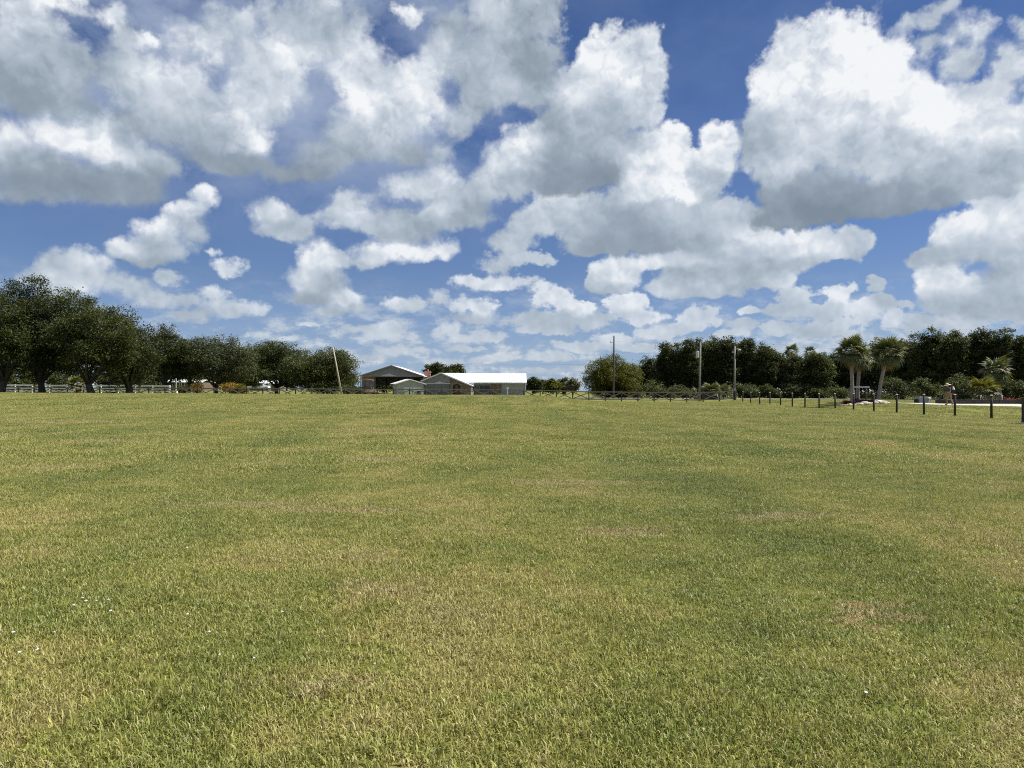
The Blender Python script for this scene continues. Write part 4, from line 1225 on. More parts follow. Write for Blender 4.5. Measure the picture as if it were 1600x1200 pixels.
    for k in range(nseam):
        u0, u1 = k / nseam, (k + 1) / nseam - .0035
        a0, a1 = xa + (xb - xa) * u0, xa + (xb - xa) * u1
        m2.prism([(a0, ye, ze2), (a1, ye, ze2), (a1, yr, zr2), (a0, yr, zr2)], (0, 0, 0), (0, 0, .10))
        m2.box(((a1 + .01), (ye + yr) / 2, (ze2 + zr2) / 2 + .115), (.035, math.hypot(yr - ye, zr2 - ze2), .05), rot=Matrix.Rotation(math.atan2(zr2 - ze2, yr - ye), 3, 'X'))
    m2.prism([(xa, yr, zr2), (xb, yr, zr2), (xb, 2 * yr - ye, ze2), (xa, 2 * yr - ye, ze2)], (0, 0, 0), (0, 0, .10))
    ro2 = m2.build('roof', M['roof'], t)
    MB().box(((xa + xb) / 2, ye - .06, ze2 + .0), (xb - xa, .09, .17)).build('gutter', M['trim'], ro2)
    MB().tube([(xb - .25, 7.95, ze2 - .1), (xb - .25, 7.95, -.2)], .06, 6).build('downspout', M['trim'], ro2)
    # windows under the eave
    for (p0, p1) in ((738.8, 746.2), (747.6, 755.2), (756.8, 764.2)):
        a0, a1 = X2(p0, 8), X2(p1, 8)
        f = MB()
        z0, z1 = .75, 1.95
        for bx in ((a0, z0, a0 + .06, z1), (a1 - .06, z0, a1, z1), (a0 + .06, z1 - .06, a1 - .06, z1), (a0 + .06, z0, a1 - .06, z0 + .06), ((a0 + a1) / 2 - .03, z0 + .06, (a0 + a1) / 2 + .03, z1 - .06)):
            f.prism([(bx[0], 8, bx[1]), (bx[2], 8, bx[1]), (bx[2], 8, bx[3]), (bx[0], 8, bx[3])], (0, -.02, 0), (0, .06, 0))
        win = f.build('window', M['fencepost'], t)
        MB().prism([(a0 + .03, 8, z0 + .03), (a1 - .03, 8, z0 + .03), (a1 - .03, 8, z1 - .03), (a0 + .03, 8, z1 - .03)], (0, .03, 0), (0, .05, 0)).build('pane', M['glass'], win)
    for px in (738, 765):
        MB().box((X2(px, 7.2), 7.2, 1.05), (.14, .14, 2.3)).build('porch_post', M['fencepost'], t)
house()

def barn():
    d = 165.0
    s = d / F
    X = lambda px: (px - 612) * s
    gz = .45
    Z = lambda y: CAM_Z - gz + (609.3 - y) / F * d
    t = thing('open_barn', 'open fronted grey barn with white metal roof left of the house', 'barn', (PX(612, d), d, gz))
    xl, xr, zp, ze = X(561.5), X(662.5), Z(571.4), Z(588)
    rf = MB(); tri_roof(rf, xl, 0, xr, ze, zp, ze, -.5, 16)
    ro = rf.build('roof', M['roofy'], t)
    for (xa, za, xb, zb) in ((xl, ze, 0, zp), (0, zp, xr, ze)):
        MB().prism([(xa, 0, za - .10), (xb, 0, zb - .10), (xb, 0, zb + .13), (xa, 0, za + .13)], (0, -.56, 0), (0, -.503, 0)).build('fascia', M['barnwall'], ro)
    g = MB()
    g.prism([(xl + .3, 0, Z(588.6)), (xr - .3, 0, Z(588.6)), (xr - .3, 0, ze + .08), (0, 0, zp - .03), (xl + .3, 0, ze + .08)], (0, -.05, 0), (0, .08, 0))
    g.prism([(xl + .3, 0, 2.2), (xr - .3, 0, 2.2), (xr - .3, 0, ze + .08), (0, 0, zp - .03), (xl + .3, 0, ze + .08)], (0, 15.6, 0), (0, 15.7, 0))
    g.build('gable', M['barnwall'], t)
    MB().prism([(X(592), 0, Z(588)), (X(622), 0, Z(588)), (X(608), 0, Z(583.3))], (0, -.12, 0), (0, -.055, 0)).build('pale_panel', M['pale_panel'], t)  # pale grey triangle set against the lower edge of the barn gable
    MB().box((X(574), 1.4, Z(588.6) / 2), (X(585) - X(563), .1, Z(588.6))).build('wall', M['barnwall'], t)
    MB().box((xl + .4, 9, Z(588.6) / 2), (.1, 14, Z(588.6))).build('wall', M['barnwall'], t)
    MB().box((xr - .4, 9, Z(588.6) / 2), (.1, 14, Z(588.6))).build('wall', M['barnwall'], t)
    for px in (563.5, 585.5, 636, 660.5):
        for yy in (.15, 15.5):
            MB().box((X(px), yy, Z(588.8) / 2), (.18, .18, Z(588.8))).build('post', M['fencepost'], t)
barn()

def shed():
    d = 136.0
    s = d / F
    gz = GZ(PX(638, d), d)
    Z = lambda y: CAM_Z - gz + (609.4 - y) / F * d
    X = lambda px: (px - 640) * s
    t = thing('garden_shed', 'small pale shed with cream double doors between barn and house', 'shed', (PX(640, d), d, gz), .34)
    xl, xr, zp, ze = X(616), X(666), Z(592.8), Z(600.2)
    w = MB(); a, b = X(620), X(662)
    w.prism([(a, 0, -.2), (b, 0, -.2), (b, 0, ze + .25), (0, 0, zp - .04), (a, 0, ze + .25)], (0, 0, 0), (0, .1, 0))
    w.box((a + .05, 2.2, ze / 2), (.1, 4.1, ze + .3)); w.box((b - .05, 2.2, ze / 2), (.1, 4.1, ze + .3))
    w.build('wall', M['shed'], t)
    rf = MB(); tri_roof(rf, xl, 0, xr, ze, zp, ze, -.35, 4.6, .08)
    ro = rf.build('roof', M['roofy'], t)
    for (xa, za, xb, zb) in ((xl, ze, 0, zp), (0, zp, xr, ze)):
        MB().prism([(xa, 0, za - .08), (xb, 0, zb - .08), (xb, 0, zb + .09), (xa, 0, za + .09)], (0, -.40, 0), (0, -.353, 0)).build('fascia', M['trim'], ro)
    for (p0, p1) in ((631.5, 644), (644.6, 657.5)):
        dd = MB().prism([(X(p0), 0, .05), (X(p1), 0, .05), (X(p1), 0, Z(605.2)), (X(p0), 0, Z(605.2))], (0, -.05, 0), (0, -.005, 0)).build('door', M['sheddoor'], t)
        e = X(p1) - .1 if p0 < 640 else X(p0) + .1
        MB().box((e, -.075, .75), (.04, .04, .2)).build('handle', M['dark'], dd)
    bx = thing('black_bin', 'square black bin standing against the shed doors', 'bin', (PX(653.8, d - 1), d - .35, gz), .34)
    MB().box((0, 0, .33), (.62, .55, .66), bev=.04).build('body', M['dark'], bx)
    MB().box((0, 0, .695), (.68, .6, .06), bev=.02).build('lid', M['dark'], bx)
shed()

def chimney():
    d = 172.0
    x = PX(668, d); gz = .5
    t = thing('brick_chimney', 'pink red brick chimney standing behind barn and house roofs', 'chimney', (x, d, gz))
    zt = ZT(668, 579.5, d) - gz
    MB().box((0, 0, zt / 2), (1.3, 1.0, zt)).build('stack', M['redbrick'], t)
    MB().box((0, 0, zt - .35), (1.55, 1.2, .22)).build('cap', M['redbrick'], t)
    MB().tube([(.1, 0, zt), (.1, 0, zt + .35)], .18, 10).build('flue', M['redbrick'], t)
    MB().box((-1.1, 0, zt / 2 - .9), (1.2, .9, zt - 1.8)).build('shoulder', M['redbrick'], t)
chimney()

def far_house(label, px0, px1, d, eave, ridge, wallmat, nwin):
    x0, x1 = PX(px0, d), PX(px1, d); xm = (x0 + x1) / 2
    gz = GZ(xm, d)
    t = thing('farm_house', label, 'house', (xm, d, gz), 0, 'low farm houses behind the left oaks')
    w = x1 - x0; ze = ZT((px0 + px1) / 2, eave, d) - gz; zr = ZT((px0 + px1) / 2, ridge, d) - gz
    MB().box((0, 4, ze / 2 - .1), (w - .8, 7, ze + .2)).build('wall', M[wallmat], t)
    rf = MB()
    rf.prism([(-w / 2, 0, ze), (w / 2, 0, ze), (w / 2 - .6, 4, zr), (-w / 2 + .6, 4, zr)], (0, 0, 0), (0, 0, .1))
    rf.prism([(-w / 2 + .6, 4, zr), (w / 2 - .6, 4, zr), (w / 2, 8, ze), (-w / 2, 8, ze)], (0, 0, 0), (0, 0, .1))
    rf.build('roof', M['roof'], t)
    for k in range(nwin):
        xx = -w / 2 + w * (k + .8) / (nwin + .6)
        f = MB()
        for (cx, cz, sx, sz) in ((xx - .55, 1.5, .08, 1.2), (xx + .55, 1.5, .08, 1.2), (xx, 2.06, 1.02, .08), (xx, .94, 1.02, .08)):
            f.box((cx, .46, cz), (sx, .07, sz))
        wn = f.build('window', M['trim'], t)
        MB().box((xx, .475, 1.5), (1.06, .03, 1.06)).build('pane', M['glass'], wn)
    MB().box((w * .22, .47, 1.0), (.95, .05, 2.05)).build('door', M['trim'], t)
    for k in range(3):
        MB().tube([(-w / 2 + .5 + k * (w - 1) / 2, .2, 0), (-w / 2 + .5 + k * (w - 1) / 2, .2, ze)], .07, 8).build('porch_post', M['trim'], t)
far_house('low brown house with white roof glimpsed under the round topped oak', 250, 316, 178, 597.6, 593.4, 'tanwall', 3)
far_house('low house with white porch roof behind the white cars', 386, 434, 226, 599.6, 594.6, 'tanwall', 2)
sh = thing('small_outbuilding', 'little grey outbuilding beside the small palm', 'shed', (PX(138, 118), 118, GZ(PX(138, 118), 118)))
MB().box((0, 0, .9), (1.0, 1.5, 1.9)).build('wall', M['pale_panel'], sh)
MB().prism([(-.62, 0, 1.85), (.62, 0, 1.85), (0, 0, 2.2)], (0, -.9, 0), (0, .9, 0)).build('roof', M['metal'], sh)
MB().box((.05, -.77, .85), (.55, .04, 1.6)).build('door', M['greybox'], sh)

# ------------------------------------------------------------------ poles and lines
def strand(a, b, sag, n=14):
    a = Vector(a); b = Vector(b)
    return [tuple(a.lerp(b, k / n) - Vector((0, 0, sag * 4 * (k / n) * (1 - k / n)))) for k in range(n + 1)]
def pole(name, label, px, d, topy, mat, r0, r1, lean=0.0):
    x = PX(px, d); z = GZ(x, d); H = ZT(px, topy, d) - z
    t = thing(name, label, 'utility pole', (x, d, z), 0, 'utility poles behind the field')
    MB().tube([(0, 0, -.4), (lean * .5, 0, H * .5), (lean, 0, H)], [r0, (r0 + r1) / 2, r1], 12).build('shaft', M[mat], t, True)
    return t, H, Vector((x, d, z))
pA, hA, oA = pole('utility_pole', 'dark bare wooden utility pole standing in front of the olive tree', 959, 116, 525, 'pole', .16, .11)
MB().box((-.35, 0, hA - 1.0), (.5, .06, .06)).build('bracket', M['metal'], pA)
ins = MB().tube([(-.55, 0, hA - 1.0), (-.55, 0, hA - .8)], [.06, .04], 8).build('insulator', M['metal'], pA)
MB().tube([(0, 0, hA), (0, 0, hA + .15)], [.04, .03], 8).build('insulator', M['dark'], pA)
pB, hB, oB = pole('utility_pole', 'weathered utility pole carrying a grey transformer', 1093, 106, 536, 'greypole', .16, .11, .12)
tr = MB().tube([(-.30, -.02, hB - 2.1), (-.30, -.02, hB - 2.05), (-.30, -.02, hB - 1.25), (-.30, -.02, hB - 1.15)], [.16, .22, .22, .17], 14).build('transformer', M['pale_panel'], pB)
MB().tube([(-.36, -.02, hB - 1.15), (-.36, -.02, hB - .82)], [.05, .035], 8).build('bushing', M['pale_panel'], tr)
MB().box((-.06, -.02, hB - 1.6), (.2, .1, .12)).build('bracket', M['metal'], pB)
MB().tube([(.12, 0, hB), (.12, 0, hB + .22)], [.05, .03], 8).build('insulator', M['pale_panel'], pB)
MB().tube([(.1, 0, hB - 1.9), (2.9, 3, .0)], .012, 5).build('guy_wire', M['wire'], pB)
pC, hC, oC = pole('utility_pole', 'pale grey utility pole at the end of the wooden fence', 1148, 101.5, 541, 'greypole', .15, .11)
MB().tube([(0, 0, hC - .45), (.35, 0, hC - .35), (.62, 0, hC - .42)], [.03, .03, .03], 6).build('lamp_arm', M['metal'], pC)
MB().tube([(.66, 0, hC - .36), (.66, 0, hC - .44), (.66, 0, hC - .60)], [.06, .20, .15], 12).build('lamp_head', M['pale_panel'], pC)
MB().box((0, -.13, 1.5), (.16, .1, .3)).build('meter_box', M['metal'], pC)
MB().tube([(0, 0, -.1), (0, 0, 1.25)], [.175, .165], 12).build('base_sleeve', M['darkpost'], pC)
MB().tube([(-.25, 0, hC - .9), (-.25, 0, hC - .62)], [.09, .06], 8).build('insulator', M['pale_panel'], pC)
def wireobj(label, pts, r=.007):
    mb = MB()
    for a, b, sg in pts:
        mb.tube(strand(a, b, sg), r, 5)
    o = mb.build('power_line', M['wire'], None, True)
    tag(o, label, 'power line', 'overhead lines')
def W3(px, y, d):
    return (PX(px, d), d, ZT(px, y, d))
wireobj('lowest overhead line, crossing from the house past all utility poles', [(W3(560, 566, 134), W3(959, 568, 116), .35), (W3(959, 568, 116), W3(1094, 574, 106), .18), (W3(1094, 574, 106), W3(1148, 575.5, 101.5), .05), (W3(1148, 575.5, 101.5), W3(1760, 583, 92), .5)])
wireobj('overhead line at the height of the grey transformer', [(W3(959, 549, 116), W3(1093, 554, 106), .15), (W3(1093, 554, 106), W3(1148, 556, 101.5), .05), (W3(1148, 556, 101.5), W3(1760, 566, 92), .5)])
wireobj('topmost overhead line running right from the transformer pole', [(W3(959, 533, 116), W3(1094, 536, 106), .15), (W3(1094, 536, 106), W3(1760, 545, 92), .55)], .006)

# leaning bleached pole
lp = thing('leaning_pole', 'bleached timber pole leaning left in front of a dark oak', 'pole', (PX(535, 100.5), 100.5, GZ(PX(535, 100.5), 100.5)))
_t = Vector((PX(520, 100) - PX(535, 100), 0, ZT(520, 543, 100) - GZ(PX(535, 100), 100)))
MB().tube([tuple(_t * -.04), tuple(_t * .5), tuple(_t)], [.13, .11, .075], 10).build('shaft', M['palepole'], lp, True)
MB().tube([tuple(_t), tuple(_t * 1.055)], [.02, .015], 6).build('spike', M['metal'], lp)
MB().box((.05, 0, .15), (.45, .45, .5), bev=.06).build('footing', M['log'], lp)

# white post box by the fence
mbx = thing('post_box', 'white post carrying a box in front of the pale end wall', 'mailbox', (PX(793, 101.8), 101.8, GZ(PX(793, 101.8), 101.8)))
MB().box((0, 0, .65), (.16, .16, 1.5)).build('post', M['white'], mbx)
_bx = MB(); _bx.prism([(-.20, 0, 1.40)] + [(.20 * math.cos(a), 0, 1.52 + .14 * math.sin(a)) for a in np.linspace(math.pi, 0, 9)][::1] + [(.20, 0, 1.40)], (0, -.25, 0), (0, .25, 0))
bo = _bx.build('box', M['white'], mbx)
MB().box((0, -.262, 1.5), (.3, .015, .2)).build('door', M['trim'], bo)
MB().box((.225, -.05, 1.62), (.02, .08, .2)).build('flag', M['canopyred'], bo)
wp = thing('white_post', 'slim white post by the white fence under the round topped oak', 'post', (PX(275, 106), 106, GZ(PX(275, 106), 106)))
MB().tube([(0, 0, -.1), (0, 0, 2.5)], [.05, .045], 8).build('shaft', M['white'], wp)
MB().box((0, 0, .45), (.42, .3, .9), bev=.08).build('base', M['white'], wp)
MB().ball((0, 0, 2.55), .08).build('finial', M['white'], wp, True)

# ------------------------------------------------------------------ palm bed, rocks, utility box, raised bed
def blob_sheet(name, label, mat, cx, cy, rx, ry, hgt, kind='structure', seed=0):
    r = random.Random(seed)
    vs = [(cx, cy, GZ(cx, cy) + hgt)]; fs = []
    n = 28; rings = 4
    k = [1 + r.uniform(-.12, .12) for _ in range(n)]
    for j in range(1, rings + 1):
        for i in range(n):
            a = 2 * math.pi * i / n
            x, y = cx + rx * k[i] * j / rings * math.cos(a), cy + ry * k[i] * j / rings * math.sin(a)
            vs.append((x, y, GZ(x, y) + (hgt * (1 - (j / rings) ** 2) + .03 if j < rings else -.03) + r.uniform(-.03, .03)))
    for i in range(n):
        fs.append((0, 1 + i, 1 + (i + 1) % n))
        for j in range(rings - 1):
            fs.append((1 + j * n + i, 1 + (j + 1) * n + i, 1 + (j + 1) * n + (i + 1) % n, 1 + j * n + (i + 1) % n))
    o = MB().add(vs, fs).build(name, mat, None, True)
    return tag(o, label, None, None, kind)
blob_sheet('mulch_bed', 'dark mulched bed round the tall palms', M['mulch'], PX(1350, 69), 69.3, 2.5, 2.3, .28, 'structure', 1)

def rock_mesh(seed):
    r = random.Random(seed)
    bm = bmesh.new()
    bmesh.ops.create_icosphere(bm, subdivisions=2, radius=1.0)
    o = Vector((seed * 3.1, 1.7, 4.2))
    for v in bm.verts:
        n = mnoise.noise(v.co * 1.1 + o) * .42 + mnoise.noise(v.co * 2.7 + o) * .18
        v.co *= 1 + n
        v.co.z = max(v.co.z * .62, -.35)
    me = bpy.data.meshes.new('rock'); bm.to_mesh(me); bm.free()
    me.materials.append(M['rock'])
    return me
RK = [rock_mesh(k) for k in range(5)]
ROCKS = [(1314, 67.2, .16), (1319, 66.8, .10), (1325, 66.6, .12), (1329, 66.4, .15), (1337, 66.2, .10), (1342, 66.2, .17), (1347.5, 66.2, .11), (1352, 66.3, .24), (1358, 66.2, .15),
         (1363, 66.4, .12), (1368, 66.6, .20), (1374, 66.8, .34), (1380, 67.0, .26), (1386, 67.4, .16), (1383.5, 66.4, .10), (1310, 68.0, .11)]
RL = ['low white rock at the left corner of the palm bed', 'tiny white rock second from the left of the palm bed', 'small flat white rock third from the left of the palm bed', 'white rock just left of the straight palm trunk',
      'tiny white rock right of the straight palm trunk', 'pale rounded rock between the straight palm and its neighbour', 'small pale rock left of the largest middle rock', 'large white rock in the middle of the palm bed edge',
      'pale rock just right of the large middle rock', 'small pale rock midway to the leaning palm', 'sizeable pale rock in front of the leaning palm', 'biggest tan white rock right of the leaning palm trunk',
      'large pale rock next to the biggest rock', 'low pale rock at the right end of the palm bed', 'tiny pale chip before the rocks at the right end', 'small pale rock behind the left corner of the palm bed']
for k, ((px, d, s), lb) in enumerate(zip(ROCKS, RL)):
    x = PX(px, d)
    tag(link('rock', RK[k % 5], None, (x, d, GZ(x, d) + s * .3 + .03), (0, 0, k * 1.7), (s * 1.5, s * 1.2, s * 1.15)), lb, 'rock', 'pale rocks edging the palm bed')
for i, (lb, px, d, hw, ty, mt) in enumerate([('low reddish plant at the foot of the straight palm', 1322, 68.2, 8, 624.5, 'redleaf'), ('low dark red plant between the palm trunks', 1351, 68.0, 11, 622.5, 'redleaf'),
                                            ('low dark plant at the foot of the leaning palm', 1366, 68.4, 9, 623.5, 'oak3'), ('low brownish plant in the middle of the palm bed', 1338, 69.6, 8, 622, 'redleaf')]):
    shrub('bedding_plant', lb, px, d, ty, hw, mt, 'low plants in the palm bed', 300 + i, 26, 18, .06, .02, .10)

sg = thing('sign_frame', 'low frame with pale horizontal bar between the palm trunks', 'sign frame', (PX(1347, 70.5), 70.5, GZ(PX(1347, 70.5), 70.5)))
MB().box((-.05, 0, 1.52), (1.50, .06, .11)).build('crossbar', M['white'], sg)
MB().tube([(.34, .05, -.2), (.34, .05, 1.6)], .04, 8).build('post', M['darkpost'], sg)
MB().tube([(-.62, .05, -.2), (-.62, .05, 1.6)], .04, 8).build('post', M['darkpost'], sg)

ub = thing('utility_box', 'low grey metal utility box on the verge', 'utility box', (PX(1442, 73), 73, GZ(PX(1442, 73), 73)), .12)
MB().box((0, 0, .27), (1.25, .8, .58), bev=.03).build('body', M['greybox'], ub)
MB().box((0, 0, .585), (1.3, .86, .06), bev=.02).build('lid', M['greybox'], ub)
MB().box((0, 0, -.02), (1.45, 1.0, .08)).build('plinth', M['concrete'], ub)
MB().box((-.72, .0, .2), (.12, .5, .4), bev=.02).build('side_cover', M['darkpost'], ub)
vp = thing('vent_pipe', 'small white capped pipe right of the grey utility box', 'pipe', (PX(1452.5, 72.5), 72.5, GZ(PX(1452.5, 72.5), 72.5)))
MB().tube([(0, 0, -.1), (0, 0, .42)], .05, 8).build('pipe', M['white'], vp)
MB().ball((0, 0, .47), (.13, .13, .09)).build('cap', M['white'], vp, True)

def raised_bed():
    d = 66.5
    x0, x1 = PX(1482, d), PX(1640, d)
    z = GZ((x0 + x1) / 2, d) + .04
    t = thing('raised_bed', 'raised garden bed edged with dark timbers on the right', 'garden bed', (x0, d, z))
    L = x1 - x0
    n = 4
    for k in range(n):
        MB().box((L * (k + .5) / n, 0, .10), (L / n - .02, .18, .20), bev=.015).build('timber', M['tie'], t)
        MB().box((L * (k + .5) / n, .02, .285), (L / n - .04, .16, .16), bev=.015).build('timber', M['tie'], t)
    MB().box((.09, 1.1, .18), (.18, 2.0, .36), bev=.015).build('timber', M['tie'], t)
    MB().box((L / 2, 1.1, .15), (L - .4, 2.0, .28)).build('soil', M['mulch'], t)
raised_bed()
for i, (lb, px, d, ty, hw, mt) in enumerate([('red brown bush in the raised bed near the right edge', 1577, 67.6, 621.5, 12, 'redleaf'), ('low purple red plant at the right end of raised bed', 1598, 67.4, 623, 9, 'redleaf'),
                                            ('low dark green plant at the left of the raised bed', 1524, 68.0, 623.5, 13, 'oak'), ('low dark plant in the middle of the raised bed', 1550, 68.2, 623, 12, 'oak2'),
                                            ('small grey green plant left of the red brown bush', 1562, 67.4, 624, 7, 'oak3')]):
    x = PX(px, d); shrub('bedding_plant', lb, px, d, ty, hw, mt, 'plants in the raised bed', 320 + i, 40, 20, .06, .1, .11)
for px, d, lb in ((1532.5, 67.0, 'slim white garden stake beside the yellow green fan palm'), (1566, 67.0, 'slim white garden stake left of the red brown bush')):
    st = thing('garden_stake', lb, 'garden stake', (PX(px, d), d, GZ(PX(px, d), d) + .3), 0, 'white stakes in the raised bed')
    MB().tube([(0, 0, 0), (0, 0, .42)], .022, 6).build('stem', M['white'], st)
    MB().tube([(0, 0, .40), (0, 0, .44), (0, 0, .52)], [.03, .06, .02], 8).build('head', M['white'], st)

# ------------------------------------------------------------------ cars
def car(label, px, d, L, H, rz, seed, boxy):
    x = PX(px, d); z = GZ(x, d) + .35
    t = thing('parked_car', label, 'car', (x, d, z), rz, 'white cars parked under the left oaks')
    W = 1.82; b = .36
    h = H
    if boxy:
        prof = [(-.50, .30), (-.50, .60), (-.495, .82), (-.455, .97), (-.40, 1.0), (.08, 1.0), (.13, .97), (.25, .66), (.42, .60), (.49, .52), (.50, .30)]
    else:
        prof = [(-.50, .32), (-.50, .62), (-.43, .66), (-.27, .97), (-.20, 1.0), (.05, 1.0), (.10, .97), (.24, .66), (.44, .58), (.49, .50), (.50, .32)]
    P = [(a * L, b + (c - .2) * (h - b) / .8 if c > .3 else .28) for a, c in prof]
    mb = MB()
    sect = [(-W / 2 + .03, .985), (-W / 2, 1.0), (W / 2, 1.0), (W / 2 - .03, .985)]
    mb.prism([(p[0], 0, p[1]) for p in P], (0, -W / 2, 0), (0, W / 2, 0))
    me = mb.mesh('body', M['carwhite'])
    bm = bmesh.new(); bm.from_mesh(me)
    for v in bm.verts:                       # tumblehome of the cabin
        if v.co.z > h * .66:
            v.co.y *= .86
    bmesh.ops.bevel(bm, geom=[e for e in bm.edges], offset=.06, segments=2, affect='EDGES', profile=.6)
    bm.to_mesh(me); bm.free()
    body = link('body', me, t)
    zt, zb = h * .95, h * .645
    for s in (-1, 1):
        for (a0, a1, c0, c1) in ((-.42, -.17, -.44, -.16), (-.145, .09, -.135, .19)):
            MB().prism([(c0 * L if boxy else max(c0, -.36) * L, 0, zb), (c1 * L, 0, zb), (a1 * L, 0, zt), (max(a0, -.40 if boxy else -.25) * L, 0, zt)], (0, s * (W / 2 * .86 + .005), 0), (0, s * (W / 2 * .86 + .03), 0)).build('window', M['glass'], t)
        for xx in (-.31, .32):
            wh = MB().tube([(xx * L, s * (W / 2 - .2), .34), (xx * L, s * (W / 2 + .02), .34)], .34, 20).build('wheel', M['dark'], t)
            MB().tube([(xx * L, s * (W / 2 + .021), .34), (xx * L, s * (W / 2 + .035), .34)], .21, 14).build('rim', M['chrome'], wh)
        MB().box((.478 * L, s * .62, .62 * h * .8), (.2, .36, .14), bev=.03).build('headlight', M['headlamp'], t)
        MB().box((-.49 * L, s * .70, .62 * h), (.1, .22, .28), bev=.03).build('taillight', M['taillamp'], t)
        MB().box((.17 * L, s * (W / 2 + .05), .68 * h), (.16, .16, .12), bev=.03).build('mirror', M['carwhite'], t)
    for xx in (-.5, .5):
        MB().box((xx * L, 0, .42), (.14, W * .96, .2), bev=.04).build('bumper', M['darkpost'], t)
    MB().prism([(.245 * L, -W * .36, zb + .02), (.245 * L, W * .36, zb + .02), (.135 * L, W * .34, zt), (.135 * L, -W * .34, zt)], (.03, 0, .02), (.06, 0, .03)).build('windscreen', M['glass'], t)
car('white sport utility car facing right under the dense round oak', 408, 205, 4.6, 1.75, 0.0, 1, True)
car('lower white car parked at the left of the white sport utility car', 388, 207, 4.3, 1.45, math.pi, 2, False)

# ------------------------------------------------------------------ old tractor and trailer
def tractor():
    d = 118.0; x = PX(566, d)
    t = thing('old_tractor', 'old dark tractor with faded red canopy beside the barn', 'tractor', (x, d, GZ(x, d)))
    for (xx, r, w) in ((.95, .75, .42), (-1.0, .42, .28)):
        for s in (-1, 1):
            yy = s * .72
            mb = MB(); mb.tube([(xx, yy - w / 2, r), (xx, yy - w / 2 + .06, r), (xx, yy + w / 2 - .06, r), (xx, yy + w / 2, r)], [r * .9, r, r, r * .9], 24)
            for k in range(16):
                a = k * math.pi / 8
                mb.box((xx + math.cos(a) * r, yy, r + math.sin(a) * r), (.06, w * .9, .05), rot=Matrix.Rotation(-a, 3, 'Y'))
            wh = mb.build('wheel', M['dark'], t)
            MB().tube([(xx, yy - w / 2 - .01, r), (xx, yy + w / 2 + .01, r)], r * .5, 16).build('rim', M['rust'], wh)
    MB().box((-.55, 0, 1.05), (1.5, .62, .62), bev=.08).build('bonnet', M['tractor'], t)
    MB().box((.1, 0, .72), (2.2, .42, .4), bev=.04).build('chassis', M['rust'], t)
    MB().box((-1.32, 0, 1.0), (.06, .55, .5)).build('grille', M['dark'], t)
    MB().tube([(-.7, .1, 1.35), (-.7, .1, 1.95)], .04, 8).build('exhaust', M['rust'], t)
    se = MB().box((.95, 0, 1.15), (.5, .5, .1), bev=.03).build('seat', M['dark'], t)
    MB().box((1.2, 0, 1.4), (.08, .5, .45), bev=.03).build('backrest', M['dark'], se)
    for k in (0,):
        ring = [(.42 + .18 * math.cos(a) * .35, .2 * math.sin(a), 1.5 + .18 * math.cos(a)) for a in np.linspace(0, 2 * math.pi, 17)]
        sw = MB().tube(ring, .018, 6, False).build('steering_wheel', M['dark'], t)
        MB().tube([(.1, 0, 1.3), (.42, 0, 1.5)], .02, 6).build('column', M['rust'], sw)
    for s in (-1, 1):
        MB().tube([(.45, s * .5, .9), (.45, s * .5, 2.5)], .03, 6).build('canopy_post', M['rust'], t)
        MB().tube([(1.35, s * .5, .9), (1.35, s * .5, 2.5)], .03, 6).build('canopy_post', M['rust'], t)
        MB().prism([(.3, 0, 1.35), (1.6, 0, 1.35), (1.75, 0, 1.0), (1.75, 0, .95), (.3, 0, 1.28)], (0, s * .52, 0), (0, s * .95, 0)).build('mudguard', M['tractor'], t)
    MB().prism([(-.35, 0, 2.5), (1.75, 0, 2.42), (1.75, 0, 2.50), (.7, 0, 2.66), (-.35, 0, 2.58)], (0, -.75, 0), (0, .75, 0)).build('canopy', M['canopyred'], t)
tractor()
def implement():
    d = 112.0; x = PX(549, d)
    t = thing('farm_implement', 'tangle of dark rusty farm implement right of the leaning pole', 'farm machine', (x, d, GZ(x, d)))
    r = random.Random(21)
    MB().box((0, 0, .75), (2.6, .14, .14)).build('beam', M['rust'], t)
    MB().box((0, .7, .62), (2.2, .12, .12)).build('beam', M['rust'], t)
    for k in range(7):
        xx = -1.2 + k * .4
        rg = [(xx + .08, .35 + .40 * math.cos(a), .42 + .40 * math.sin(a)) for a in np.linspace(0, 2 * math.pi, 19)]
        dk = MB().tube(rg, .03, 5, False).build('rake_wheel', M['rust'], t)
        sp = MB()
        for q in range(10):
            a = q * math.pi / 5
            sp.tube([(xx + .08, .35, .42), (xx + .1, .35 + .52 * math.cos(a), .42 + .52 * math.sin(a))], .012, 4)
        sp.build('tines', M['dark'], dk)
    for k in range(3):
        MB().tube([(-.9 + k * .9, 0, .75), (-.6 + k * .9, .2, 1.5 + r.uniform(-.2, .2))], .04, 6).build('lever', M['darkpost'], t)
    MB().tube([(-1.2, 0, .7), (-1.2, .7, .6), (1.2, .7, .6), (1.2, 0, .7)], .05, 6).build('frame', M['rust'], t)
implement()
